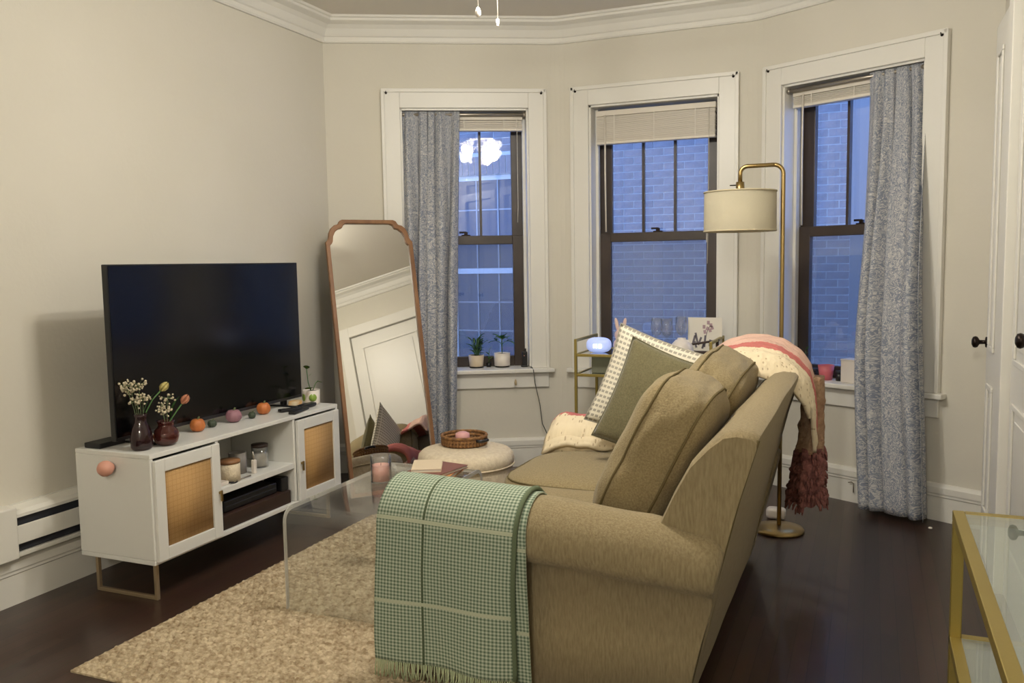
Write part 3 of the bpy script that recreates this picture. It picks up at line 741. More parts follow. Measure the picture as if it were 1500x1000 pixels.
# gourds and small things on the console
def gourd(label, x, y, r, m, sq=.86, cat='pumpkin', ribs=8, grp='mini gourds on the console'):
    t = thing('mini_pumpkin', label, cat, (x, y, SZ1), group=grp); bm = NB(); n, k = 32, 12; rings = []
    for j in range(k+1):
        ph = -PI/2+PI*j/k; rr = math.cos(ph)**.8 if 0 < j < k else 0; z = math.sin(ph)*sq - (.12*math.exp(-(math.cos(ph)/.3)**2)*(1 if ph > 0 else -.6))
        rings.append([bm.verts.new((x+r*rr*(1-.07*abs(math.cos(ribs*PI*i/n)))*math.cos(2*PI*i/n), y+r*rr*(1-.07*abs(math.cos(ribs*PI*i/n)))*math.sin(2*PI*i/n), SZ1+r*(z+sq*.98))) for i in range(n)] if 0 < j < k else [bm.verts.new((x, y, SZ1+r*(z+sq*.98)))])
    for A, B in zip(rings, rings[1:]):
        for i in range(n):
            f = []
            for v in (A[i % len(A)], A[(i+1) % len(A)], B[(i+1) % len(B)], B[i % len(B)]):
                if v not in f: f.append(v)
            bm.faces.new(f)
    ob('flesh', bm, m, t, True)
    ob('stem', tube(NB(), [(x, y, SZ1+r*1.55*sq), (x+.002, y+.003, SZ1+r*1.95*sq), (x+.006, y+.008, SZ1+r*2.2*sq)], [.006*r/.035, .004*r/.035, .0045*r/.035], 8), stem_m, t, True)
gourd('orange mini pumpkin just right of the round vase', -2.83, 3.02, .036, orange_m)
gourd('orange mini pumpkin near the black remotes', -2.835, 3.49, .036, orange_m)
gourd('orange mini pumpkin tucked between the two flower vases', -2.825, 2.708, .031, mat('amber_gourd', (196, 112, 58), .5))
gourd('mauve pink gourd in the middle of the console top', -2.83, 3.262, .040, mauve_m, .8)
gourd('dark green gourd between the orange and mauve ones', -2.84, 3.125, .022, moss_m, .8, 'gourd')
gourd('tiny dark green gourd between the mauve and orange ones', -2.81, 3.37, .019, moss_m, .9, 'gourd')
def remote(label, x, y, l, a):
    t = thing('remote_control', label, 'remote', (x, y, SZ1), R(a), 'remotes on the console')
    ob('case', box(NB(), (-.02, .02), (-l/2, l/2), (0, .016)), dark_m, t, world=False, bevel=.005)
    for q in range(5): ob('button', box(NB(), (-.008, .008), (-l/2+.02+q*.022, -l/2+.03+q*.022), (.016, .0175)), heater_dark_m, t, world=False)
remote('long black remote lying nearest the console front edge', -2.70, 3.60, .17, 12)
remote('short black remote lying against the television foot', -2.76, 3.605, .12, -25)
tag(ob('folded_packet', soft_box(NB(), (-2.83, 3.745, SZ1+.0165), (.05, .075, .03), 5), mat('amber_packet', (206, 148, 62), .5, var=(20, (222, 210, 180))), smooth=True, loc=(-2.83, 3.745, SZ1)), 'small yellow and white packet beside the pilea pot', 'packet')
tag(ob('glasses_case', soft_box(NB(), (-2.745, 3.73, SZ1+.0115), (.05, .13, .022), 4), dark_m, smooth=True, loc=(-2.745, 3.73, SZ1)), 'black soft case lying in front of the yellow packet', 'case')

def disc_leaf(bm, r, n=10):
    c = bm.verts.new((r, 0, .06*r)); ring = [bm.verts.new((r+r*math.cos(2*PI*k/n), r*.92*math.sin(2*PI*k/n), 0)) for k in range(n)]
    for k in range(n): bm.faces.new((c, ring[k], ring[(k+1) % n]))
    bmesh.ops.solidify(bm, geom=bm.faces[:], thickness=.0015)
    return bm
def long_leaf(bm, l, wd):
    rows = [(0, .12), (.25, .8), (.55, 1), (.8, .6), (1, .02)]; vs_ = []
    for a, b in rows: vs_.append([bm.verts.new((a*l, s*b*wd/2, .15*l*math.sin(a*PI*.8)+(.12*wd if s else 0))) for s in (-1, 0, 1)])
    for A, B in zip(vs_, vs_[1:]):
        for k in range(2): bm.faces.new((A[k], A[k+1], B[k+1], B[k]))
    bmesh.ops.solidify(bm, geom=bm.faces[:], thickness=.0015)
    return bm
def plant(label, loc, pot_prof, pot_mat, stems, leaf_fn, leaf_m, soil_z, soil_r, extra=None, cat='plant', name='potted_plant'):
    """stems: list of (tip, [leaf (pos, yaw, pitch, scale)])"""
    t = thing(name, label, cat, loc)
    pot = ob('pot', lathe(NB(), pot_prof, n=24), pot_mat, t, True, world=False)
    ob('soil', lathe(NB(), [(0, soil_z+.004), (soil_r, soil_z), (soil_r, soil_z-.01), (0, soil_z-.01)], n=16), soil_m, t, True, world=False)
    if extra: extra(t, pot)
    src = None
    for pts, leaves in stems:
        ob('stem', tube(NB(), pts, .0022, 6), MATS['leaf_green'], t, True, world=False)
        for (p, yaw, pitch, s) in leaves:
            m_ = Matrix.Translation(p) @ Matrix.Rotation(R(yaw), 4, 'Z') @ Matrix.Rotation(R(-pitch), 4, 'Y') @ Matrix.Scale(s, 4)
            if src is None:
                src = ob('leaf', leaf_fn(NB()), leaf_m, t, True, world=False); src.matrix_local = m_
            else: share('leaf', src, t, m_)
    return t
def lemon(t, pot):
    for k in (20, -60, 150):
        a = R(k-65); ob('lemon_motif', lathe(NB(), [(0, .001), (.021, .0005), (.021, -.003), (0, -.003)], n=16, mtx=Matrix.Translation((.0445*math.cos(a), .0445*math.sin(a), .04)) @ Matrix.Rotation(a, 4, 'Z') @ Matrix.Rotation(PI/2, 4, 'Y')), lime_m, pot, True, world=False)
pot1 = [(0, 0), (.040, 0), (.044, .01), (.046, .078), (.042, .078), (.040, .012), (0, .012)]
plant('pilea with round leaves in a white pot with lime motif', (-2.79, 3.835, SZ1), pot1, ceramic_m,
      [([(0, 0, .06), (-.01, -.012, .12), (-.004, -.03, .2)], [((-.004, -.03, .2), -60, 30, 1.0), ((-.004, -.03, .195), 100, 25, .8), ((-.01, -.012, .15), 30, 40, .9)]),
       ([(0, .005, .06), (.02, -.03, .085), (.03, -.055, .1)], [((.03, -.055, .1), -70, -5, 1.3)]),
       ([(0, .005, .06), (.008, .03, .11), (.01, .05, .12)], [((.01, .045, .12), 80, -20, 1.0)])],
      lambda bm: disc_leaf(bm, .017), lime_m, .07, .041, lemon)

# vases and flowers
def vase(label, x, y, prof, m, water, wz):
    t = thing('flower_vase', label, 'vase', (x, y, SZ1))
    ob('glass', lathe(NB(), prof, n=28), m, t, True, world=False)
    ob('water', lathe(NB(), water, n=24), m, t, True, world=False)
vase('tall bottle-shaped plum glass vase at the console\'s front corner', -2.775, 2.64, [(0, 0), (.036, 0), (.044, .012), (.045, .05), (.036, .09), (.024, .115), (.023, .135), (.029, .15), (.026, .15), (.020, .135), (.021, .115), (.032, .09), (.041, .05), (.04, .014), (0, .008)], purple_glass_m, [(0, .01), (.037, .014), (.038, .05), (.0, .0505)], .05)
vase('short round amber glass vase holding a peach tulip', -2.745, 2.745, [(0, 0), (.03, 0), (.046, .014), (.053, .04), (.046, .066), (.032, .08), (.03, .092), (.038, .105), (.035, .105), (.027, .092), (.029, .08), (.043, .066), (.05, .04), (.043, .016), (0, .008)], amber_glass_m, [(0, .01), (.04, .018), (.046, .04), (.041, .058), (0, .0585)], .06)
def tulip(label, base_, pts, m, tilt):
    t = thing('tulip', label, 'flower', base_)
    ob('stem', tube(NB(), pts, .0028, 8), green_m, t, True)
    p = Vector(pts[-1]); d = (p-Vector(pts[-2])).normalized(); q = d.to_track_quat('Z', 'Y').to_matrix().to_4x4()
    for k in range(6):
        bm = NB(); rows = [(0, .004, .15), (.012, .0155, .5), (.026, .018, .62), (.04, .0125, .42), (.048, .004, .05)]; vs_ = []
        for z, r, wd in rows: vs_.append([bm.verts.new((r*math.cos(wd*s), r*math.sin(wd*s), z)) for s in (-1, 0, 1)])
        for A, B in zip(vs_, vs_[1:]):
            for i in range(2): bm.faces.new((A[i], A[i+1], B[i+1], B[i]))
        bmesh.ops.solidify(bm, geom=bm.faces[:], thickness=.001)
        bmesh.ops.transform(bm, matrix=Matrix.Translation(p) @ q @ Matrix.Rotation(k*PI/3, 4, 'Z'), verts=bm.verts[:])
        ob('petal', bm, m, t, True)
    a = Vector(pts[1]); lf = ob('leaf', long_leaf(NB(), .11, .022), green_m, t, True, world=False)
    lf.matrix_local = Matrix.Translation(a-Vector(base_)) @ Matrix.Rotation(R(tilt), 4, 'Z') @ Matrix.Rotation(R(-58), 4, 'Y')
tulip('pale yellow tulip leaning from the tall plum vase', (-2.79, 2.655, SZ1+.02), [(-2.79, 2.65, SZ1+.02), (-2.785, 2.665, SZ1+.13), (-2.765, 2.70, SZ1+.2), (-2.755, 2.735, SZ1+.232)], yellow_m, 40)
tulip('peach tulip leaning right from the round amber vase', (-2.745, 2.745, SZ1+.02), [(-2.75, 2.735, SZ1+.02), (-2.74, 2.765, SZ1+.1), (-2.73, 2.80, SZ1+.142), (-2.722, 2.818, SZ1+.165)], peach_m, 75)
def sprig(label, base_, heads, n, sz):
    t = thing('dried_flower_sprig', label, 'flower', base_); bl = NB(); st = NB()
    b = Vector(base_)
    for h in heads:
        h = Vector(h); tube(st, [b, b.lerp(h, .55)+Vector((.004, 0, .01)), h], .0014, 5)
        for k in range(n):
            o = Vector((random.gauss(0, 1), random.gauss(0, 1), random.gauss(0, .75)))*sz
            tube(st, [h, h+o], .0007, 3); ball(bl, h+o, random.uniform(.0035, .006), 6)
    ob('stems', st, mat('sprig_green', (96, 112, 74), .8) if 'sprig_green' not in MATS else MATS['sprig_green'], t); o = ob('blossoms', bl, blossom_m, t, True); o['kind'] = 'stuff'
sprig('cluster of pale dried blossoms rising from the tall plum vase', (-2.79, 2.655, SZ1+.03), [(-2.80, 2.625, SZ1+.245), (-2.79, 2.655, SZ1+.265), (-2.80, 2.60, SZ1+.27), (-2.775, 2.66, SZ1+.215), (-2.785, 2.635, SZ1+.20)], 26, .017)
sprig('pale dried blossoms spreading from the round amber vase', (-2.745, 2.745, SZ1+.03), [(-2.75, 2.735, SZ1+.17), (-2.74, 2.75, SZ1+.145), (-2.76, 2.775, SZ1+.195), (-2.735, 2.72, SZ1+.15)], 16, .014)

# things on the console shelves
def jar(label, x, y, z, r, h, body, lid=None, wax=None):
    t = thing('candle_jar', label, 'jar', (x, y, z), group='jars on the console shelf')
    ob('glass', lathe(NB(), [(0, 0), (r, 0), (r, h), (r-.003, h), (r-.003, .005), (0, .005)], n=22), body, t, True, world=False)
    if wax: ob('wax', lathe(NB(), [(0, .006), (r-.005, .006), (r-.005, h*.7), (0, h*.7)], n=20), wax, t, True, world=False)
    if lid: ob('lid', lathe(NB(), [(0, h), (r+.001, h), (r+.001, h+.014), (0, h+.016)], n=22), lid, t, True, world=False)
jar('wide cream candle jar at the left of the console shelf', -2.73, 3.10, .383, .05, .085, cream_m, walnut_m)
jar('grey ceramic jar in the middle of the console shelf', -2.80, 3.24, .383, .042, .10, mat('grey_ceramic', (138, 132, 126), .5))
jar('clear glass candle jar with dark lid on the console shelf', -2.78, 3.38, .383, .04, .10, clear_m, darkwood_m, paper_m)
tag(ob('stacked_coasters', box(NB(), (-2.78, -2.69), (2.985, 3.05), (.383, .40)), ceramic_m, loc=(-2.73, 3.02, .383), bevel=.003), 'white coaster stack at the shelf\'s far left end', 'coaster')
t = thing('lighter', 'chrome long-neck lighter standing on the console shelf', 'lighter', (-2.715, 3.255, .383)); ob('handle', box(NB(), (-2.725, -2.705), (3.245, 3.265), (.383, .45)), ceramic_m, t, bevel=.004); ob('neck', tube(NB(), [(-2.715, 3.255, .45), (-2.715, 3.25, .49)], .004, 8), steel_m, t, True)
t = thing('scissors', 'small metal wick trimmer lying on the console shelf', 'scissors', (-2.69, 3.16, .383)); ob('blade', tube(NB(), [(-2.69, 3.1, .388), (-2.692, 3.2, .388)], .004, 8), steel_m, t, True)
for q in (-1, 1): ob('handle', tube(NB(), [(-2.69+q*.008+.010*math.cos(a/12*2*PI), 3.075+.018*math.sin(a/12*2*PI), .387) for a in range(12)], .003, 6, closed=True), dark_m, t, True)
t = thing('game_console', 'flat black game console in the console\'s lower bay', 'game console', (-2.84, 3.22, .25)); ob('body', box(NB(), (-2.99, -2.70), (3.02, 3.40), (.253, .306)), dark_m, t, bevel=.006); ob('front_stripe', box(NB(), (-2.7, -2.698), (3.03, 3.39), (.277, .281)), heater_dark_m, t)
t = thing('wooden_drawer_box', 'dark brown low wooden box under the black game console', 'box', (-2.83, 3.23, .185)); ob('body', box(NB(), (-3.0, -2.675), (2.985, 3.475), (.185, .25)), darkwood_m, t, bevel=.003)
tag(ob('black_speaker', box(NB(), (-2.80, -2.69), (3.425, 3.478), (.25, .318)), dark_m, loc=(-2.75, 3.45, .25), bevel=.004), 'small black box standing right of the game console', 'speaker')
tag(ob('game_controller', soft_box(NB(), (-2.84, 3.2, .3265), (.10, .15, .04), 3), dark_m, smooth=True, loc=(-2.84, 3.2, .306)), 'black game controller lying on top of the game console', 'controller')

# ------------------------------------------------------------------ leaning mirror
def mirror():
    yaw, lean, wd, hz = R(50), .40, .56, 1.645
    B = Vector((-2.63, 4.42, 0)); u = Vector((math.cos(yaw), math.sin(yaw), 0)); m = Vector((-math.sin(yaw), math.cos(yaw), 0))
    up = (m*lean+Vector((0, 0, hz))).normalized(); n = u.cross(up)      # towards the room
    Hh = math.hypot(lean, hz); t = thing('floor_mirror', 'tall wood-framed mirror with scalloped corners leaning in the corner', 'mirror', tuple(B))
    def outline(ins):
        a, h, r = wd/2-ins, Hh-ins, .085; pts = [(-a, ins), (a, ins), (a, h-r-.055)]
        pts += [(a-.012, h-r-.045)] + [(a-.02-.0-(r-.02)*(1-math.cos(R(q)))*1.0, h-r-.03+(r-.0)*math.sin(R(q))) for q in (0, 22, 45, 68, 90)]
        pts += [(a-r-.012, h-.008), (a-r-.03, h)]
        left = [(-x, z) for x, z in pts[2:]][::-1]
        return pts+left
    o_, i_ = outline(0), outline(.024); bm = NB(); K = len(o_)
    P3 = lambda p, d: B+u*p[0]+up*p[1]+n*d
    A = [[bm.verts.new(P3(p, d)) for p in (o_ if ring == 0 else i_)] for ring, d in ((0, 0), (0, .03), (1, .03), (1, .0))]
    for a in range(4):
        P_, Q_ = A[a], A[(a+1) % 4]
        for k in range(K): bm.faces.new((P_[k], P_[(k+1) % K], Q_[(k+1) % K], Q_[k]))
    ob('frame', bm, walnut_m, t, bevel=.004)
    bm = NB(); f = bm.faces.new([bm.verts.new(P3(p, .014)) for p in i_]); g = bm.faces.new([bm.verts.new(P3(p, .008)) for p in i_][::-1])
    ob('mirror_glass', bm, mirror_m, t)
    bm = NB(); bm.faces.new([bm.verts.new(P3(p, .002)) for p in o_]); bm.faces.new([bm.verts.new(P3(p, .006)) for p in o_][::-1]); ob('backing', bm, darkwood_m, t)
mirror()

# ------------------------------------------------------------------ sofa
def lerp_tab(tab, x):
    for (a, va), (b, vb) in zip(tab, tab[1:]):
        if x <= b: f = (x-a)/(b-a); f = max(0, f); f = f*f*(3-2*f); return va+(vb-va)*f
    return tab[-1][1]
ARM_T = [(-1.47, .668), (-.95, .655), (-.6, .630), (-.42, .602), (-.30, .54)]
ARM_R = [(-1.47, .117), (-.6, .112), (-.42, .104), (-.30, .08)]
def arm_profile(x, off=0.0):
    """(y, z) loop of the near arm at x; y outer at 2.30"""
    T, r = lerp_tab(ARM_T, x), lerp_tab(ARM_R, x); cy, cz = 2.418, T-r; r += off
    pts = [(2.368-off, .05), (2.366-off, .25), (2.366-off, cz-.55*r-.02)]
    pts += [(cy+r*math.cos(R(a)), cz+r*math.sin(R(a))) for a in range(212, -41, -14)]
    pts += [(2.52+off, cz-.6*r-.06), (2.52+off, .05)]
    return pts
def sofa():
    t = thing('sofa', 'olive brown rolled-arm sofa seen from its near arm end', 'sofa', (-.95, 3.2, 0))
    ob('base', box(NB(), (-1.40, -.50), (2.44, 3.96), (.06, .31)), sofa_m, t, bevel=.02)
    for mir in (0, 1):
        bm = NB(); xs = [x+.03*mir for x in [-1.445, -1.437, -1.42]+[-1.38+.04*k for k in range(28)]]; rings = []
        for i, x in enumerate(xs):
            pr = arm_profile(x); 
            if i < 2:
                k = (.86, .96)[i]; cy = sum(p[0] for p in pr)/len(pr); cz = sum(p[1] for p in pr)/len(pr); pr = [(cy+(p[0]-cy)*k, max(.05, cz+(p[1]-cz)*k)) for p in pr]
            rings.append([bm.verts.new((min(x, -.478+(p[1]-.05)*.235)+(.006*noise.noise(Vector((x*4, p[0]*9, p[1]*9)))), (p[0] if not mir else 6.39-p[0])+.004*noise.noise(Vector((x*6, p[1]*7, 3))), p[1]*(.90 if mir else 1))) for p in pr])
        K = len(rings[0])
        for A, B in zip(rings, rings[1:]):
            for k in range(K): bm.faces.new((A[k], A[(k+1) % K], B[(k+1) % K], B[k]))
        bm.faces.new(rings[0]); bm.faces.new(rings[-1][::-1]); ob('arm', bm, sofa_m, t, True)
    prof = [(-.475, .05), (-.40, .40), (-.325, .70), (-.274, .862), (-.273, .882), (-.285, .894), (-.33, .90), (-.366, .892), (-.405, .86), (-.46, .80), (-.51, .71), (-.55, .62), (-.60, .45), (-.64, .05)]
    bm = NB(); n = 24; ys = [2.385, 2.395, 2.42]+[2.42+(3.975-2.42)*k/n for k in range(1, n)]+[3.975, 4.0, 4.01]; rings = []
    cx, cz = -.44, .5
    for i, y in enumerate(ys):
        k = {0: .955, 1: .985, len(ys)-1: .955, len(ys)-2: .985}.get(i, 1)
        rings.append([bm.verts.new((cx+(x-cx)*k+.004*noise.noise(Vector((y*3, z*5, 1))), y, max(.05, cz+(z-cz)*k))) for x, z in prof])
    K = len(prof)
    for A, B in zip(rings, rings[1:]):
        for k in range(K): bm.faces.new((A[k], A[(k+1) % K], B[(k+1) % K], B[k]))
    bm.faces.new(rings[0]); bm.faces.new(rings[-1][::-1]); b = ob('backrest', bm, sofa_m, t)
    for p in b.data.polygons: p.use_smooth = True
    b.modifiers.new('es', 'EDGE_SPLIT').split_angle = R(38)
    ob('back_welt', tube(NB(), [(-.477, 2.392, .06), (-.40, 2.392, .41), (-.328, 2.392, .70), (-.276, 2.392, .875)], .005, 8), pipe_m, b, True)
    for x in (-1.36, -.56):
        for y in (2.44, 3.94): ob('leg', lathe(NB(), [(0, 0), (.022, 0), (.03, .062), (0, .062)], (x, y, 0), 12), darkwood_m, t, True)
sofa()
for k, (y, lb) in enumerate(((2.856, 'olive brown seat cushion next to the near arm with green throw'), (3.526, 'olive brown seat cushion at the window end of the sofa'))):
    c = (-1.02, y, .40); t = thing('seat_cushion', lb, 'cushion', (c[0], c[1], .31), group='sofa seat cushions')
    ob('cover', soft_box(NB(), c, (.86, .665, .19), 4.2, 14, wob=.015, seed=k*5), cush_m, t, True)
    for z in (-.055, .06): 
        pts = []
        for q in range(64):
            a = 2*PI*q/64; ca, sa = math.cos(a), math.sin(a); s = (abs(ca)**4.2+abs(sa)**4.2)**(1/4.2); zz = (1-abs(z/.095)**4.2)**(1/4.2); pts.append((c[0]+.43*ca/s*zz*1.002, c[1]+.3325*sa/s*zz*1.002, c[2]+z))
        ob('piping', tube(NB(), pts, .004, 6, closed=True), pipe_m, t, True)
for k, (c, lb) in enumerate((((-.652, 2.915, .71), 'plump olive brown back cushion nearest the camera'), ((-.638, 3.575, .715), 'plump olive brown back cushion under the knitted blanket'))):
    t = thing('back_cushion', lb, 'cushion', (c[0], c[1], .48), group='sofa back cushions')
    rot = Matrix.Rotation(R(26), 4, 'Y') @ Matrix.Rotation(R(3 if k else -3), 4, 'X'); S = (.27, .645, .565); n = 3.9
    ob('cover', soft_box(NB(), c, S, n, 26, rot, .045, k*9+2), cush_m, t, True)
    for xo in (-.075, .075):
        pts = []; sc = (1-abs(xo/(S[0]/2))**n)**(1/n)
        for q in range(72):
            a = 2*PI*q/72; ca, sa = math.cos(a), math.sin(a); s = (abs(ca)**n+abs(sa)**n)**(1/n); nn = Vector((xo/(S[0]/2), ca/s*sc, sa/s*sc))
            ww = 1+.045*noise.noise(Vector((nn.x*2.3+k*9+2, nn.y*2.3, nn.z*2.3))); nq = nn*ww; ww *= 1+.045*.35*noise.noise(Vector((nq.x*6+k*9+2, nq.y*6.5, nq.z*5)))
            pts.append(Vector(c)+rot @ Vector((nn.x*S[0]/2, nn.y*S[1]/2, nn.z*S[2]/2))*ww*1.004)
        ob('piping', tube(NB(), pts, .0045, 6, closed=True), pipe_m, t, True)
def pillow(label, c, w_, h_, th_, m, rot, name='throw_pillow', uvs=True, seed=0):
    t = thing(name, label, 'pillow', (c[0], c[1], c[2]-h_*.6))
    bm = NB(); n = 26; L = bm.loops.layers.uv.new('UVMap'); mt = Matrix.Translation(c) @ rot; S = []
    for side in (1, -1):
        g = []
        for i in range(n+1):
            row = []
            for j in range(n+1):
                u, v = 2*i/n-1, 2*j/n-1; e = ((1-u*u)*(1-v*v))
                d = th_/2*(max(0, e)**.42)*(1+.12*noise.noise(Vector((u*1.7+seed, v*1.7, side))))
                row.append(mt @ Vector((w_/2*u*(1-.075*(1-v*v)), side*d, h_/2*v*(1-.075*(1-u*u)))))
            g.append(row)
        V = [[bm.verts.new(p) for p in row] for row in g]
        for i in range(n):
            for j in range(n):
                f = bm.faces.new((V[i][j], V[i+1][j], V[i+1][j+1], V[i][j+1]))
                for lp, (a, b) in zip(f.loops, ((i, j), (i+1, j), (i+1, j+1), (i, j+1))): lp[L].uv = (a/n*w_, b/n*h_)
    bmesh.ops.remove_doubles(bm, verts=bm.verts[:], dist=.0006)
    ob('cover', bm, m, t, True)
    pts = []
    for (a, b) in [(2*i/12-1, -1) for i in range(12)]+[(1, 2*i/12-1) for i in range(12)]+[(1-2*i/12, 1) for i in range(12)]+[(-1, 1-2*i/12) for i in range(12)]:
        pts.append(mt @ Vector((w_/2*a*(1-.075*(1-b*b)), 0, h_/2*b*(1-.075*(1-a*a)))))
    ob('edge_seam', tube(NB(), pts, .0035, 6, closed=True), m, t, True)
pillow('cream pillow with dashed grey stripes behind the olive pillow', (-.875, 3.74, .79), .53, .47, .13, stripe_m, Matrix.Rotation(R(-14), 4, 'X') @ Matrix.Rotation(R(18), 4, 'Y'), seed=3)
pillow('plain dark olive pillow in front of the striped pillow', (-.825, 3.575, .755), .46, .47, .13, olive_m, Matrix.Rotation(R(-14), 4, 'X') @ Matrix.Rotation(R(20), 4, 'Y') @ Matrix.Rotation(R(-6), 4, 'Z'), seed=8)

# ------------------------------------------------------------------ green throw over the near arm
def path_len(pts):
    L = [0]
    for a, b in zip(pts, pts[1:]): L.append(L[-1]+math.dist(a, b))
    return L
def along(pts, L, s):
    for i in range(len(L)-1):
        if s <= L[i+1]: f = (s-L[i])/(L[i+1]-L[i]); return [pts[i][k]+(pts[i+1][k]-pts[i][k])*f for k in range(len(pts[0]))]
    return list(pts[-1])
def green_throw():
    t = thing('throw_blanket', 'sage green checked throw with fringe draped over the near arm', 'blanket', (-1.2, 2.35, .1))
    def layer(name, x0, x1, off, zend, nu, seed, curl):
        prof = arm_profile(-1.2, off); outer = prof[3:-2][::1]
        loop = [(2.545, .53)] + [p for p in outer[3:][::-1]]       # inner -> top -> outer
        y_ = 2.418-.116-off; loop += [(y_+.001, .50), (y_+.004, .42), (y_+.012, .3), (y_+.018, .2), (y_+.022, zend)]
        L = path_len(loop)
        def fn(u, v):
            x = x0+(x1-x0)*u; y, z = along(loop, L, v*L[-1])
            dz = lerp_tab(ARM_T, max(-1.47, x))-lerp_tab(ARM_T, -1.2); k = max(0, min(1, (z-.3)/.3)); z += dz*k
            hang = max(0, (.5-z)/.4)
            y -= .012*hang*math.sin(u*9+seed)*(.4+u)+.01*hang*noise.noise(Vector((u*3, v*3, seed)))
            if curl: x += .012*math.sin(v*5)-.015*hang*(1-u)*1.0
            return (x+.003*noise.noise(Vector((u*5, v*6, seed))), y, z)
        return grid_obj(name, fn, nu, 90, throw_m, t, uv=(abs(x1-x0), L[-1]), thick=.006), fn
    a, fa = layer('top_layer', -1.435, -.965, .018, .10, 60, 1.0, 1)
    b, fb = layer('under_layer', -1.42, -.93, .006, .09, 60, 2.2, 0)
    bm = NB()
    for k in range(74):
        u = (k+.5)/74; p = Vector(fa(u, 1)); l = .055*random.uniform(.85, 1.1)
        tube(bm, [p+Vector((0, 0, .004)), p+Vector((random.uniform(-.004, .004), -.003, -l*.5)), p+Vector((random.uniform(-.008, .008), -.004, -l))], [.0026, .0022, .0028], 5)
    o = ob('fringe', bm, mat('fringe_yarn', (172, 182, 146), .95), t, True); o['kind'] = 'stuff'
    ob('folded_edge', tube(NB(), [Vector(fa(1, v/40)) for v in range(41)], .008, 8), mat('fold_green', (98, 110, 84), .95), t, True)
green_throw()

# ------------------------------------------------------------------ knitted blanket over the far arm and backrest
def knit_blanket():
    t = thing('knitted_blanket', 'chunky cream and rose knitted blanket over the sofa\'s far corner', 'blanket', (-.6, 3.95, .5))
    prof = [(6.39-y, z*.90) for y, z in arm_profile(-1.2, .014)][3:-2]      # outer -> top -> inner
    loop = [(4.045, .30), (4.04, .42)] + prof + [(3.842, .53), (3.832, .505), (3.815, .488)]
    L = path_len(loop)
    def fa(u, v):
        x = -1.44+.60*u; y, z = along(loop, L, v*L[-1]); e = max(0, 1-u/.12)**2
        return (x+.014*noise.noise(Vector((v*6, u*3, 0))), y-.014*noise.noise(Vector((u*6, v*3, 9)))-.012*(v > .6), z-.05*e*(z > .45)+.014*noise.noise(Vector((u*7, v*7, 4)))+.008)
    grid_obj('arm_drape', lambda u, v: fa(v, 1-u), 60, 40, knit_m, t, uv=(.36, .64), thick=.026)
    loopb = [(-.74, .905), (-.66, .955), (-.585, 1.0), (-.51, 1.022), (-.43, 1.025), (-.355, 1.005), (-.29, .965), (-.243, .905), (-.222, .83), (-.215, .74), (-.21, .62)]
    Lb = path_len(loopb)
    def fb(u, v):
        x, z = along(loopb, Lb, v*Lb[-1]); y = 3.70+.36*u
        if v > .6: y = y+(3.98-y)*min(1, (v-.6)/.4)*.55
        z += .015-.085*(1-u)
        z -= .08*max(0, (.18-u)/.18)**2*(1 if v < .75 else .2) + .10*max(0, (u-.8)/.2)**2
        return (x+.006*noise.noise(Vector((u*6, v*8, 2))), y, z+.008*noise.noise(Vector((u*9, v*9, 7))))
    grid_obj('back_drape', fb, 44, 60, knit_m, t, uv=(.5, .85), thick=.016)
    # gathered tail behind the backrest
    def tail(name, z0, z1, r0, r1, m, shag, seed):
        bm = NB(); n, k = 30, 26; rings = []
        for j in range(k+1):
            f = j/k; z = z0+(z1-z0)*f; r = r0+(r1-r0)*f; cx = -.222-.028*max(0, (.75-z)/.5); cy = 3.97+.01*math.sin(z*9)
            rings.append([])
            for i in range(n):
                a = 2*PI*i/n; w_ = 1+.16*math.sin(5*a+seed+z*5)+shag*noise.noise(Vector((math.cos(a)*4, math.sin(a)*4, z*26)))
                rings[-1].append(bm.verts.new((cx+r*.8*w_*math.cos(a), cy+r*1.15*w_*math.sin(a), z)))
        for A, B in zip(rings, rings[1:]):
            for i in range(n): bm.faces.new((A[i], A[(i+1) % n], B[(i+1) % n], B[i]))
        bm.faces.new(rings[0]); bm.faces.new(rings[-1][::-1]); return ob(name, bm, m, t, True)
    tail('hanging_tail', .85, .52, .05, .066, tail_tan_m, .25, 0)
    tail('shaggy_end', .54, .29, .064, .094, tail_mauve_m, .5, 2)
    bm = NB()
    for k in range(220):
        a = random.uniform(0, 2*PI); z = random.uniform(.285, .54); f = (.54-z)/.26; r = .064+.03*f; cx = -.222-.028*max(0, (.75-z)/.5)
        p = Vector((cx+r*.8*math.cos(a), 3.97+r*1.15*math.sin(a), z)); q = p+Vector((.018*math.cos(a), .022*math.sin(a), -.03))
        tube(bm, [p, p.lerp(q, .5)+Vector((.004*math.cos(a), 0, .004)), q], [.006, .0065, .003], 5)
    o = ob('shag', bm, tail_mauve_m, t, True); o['kind'] = 'stuff'
knit_blanket()

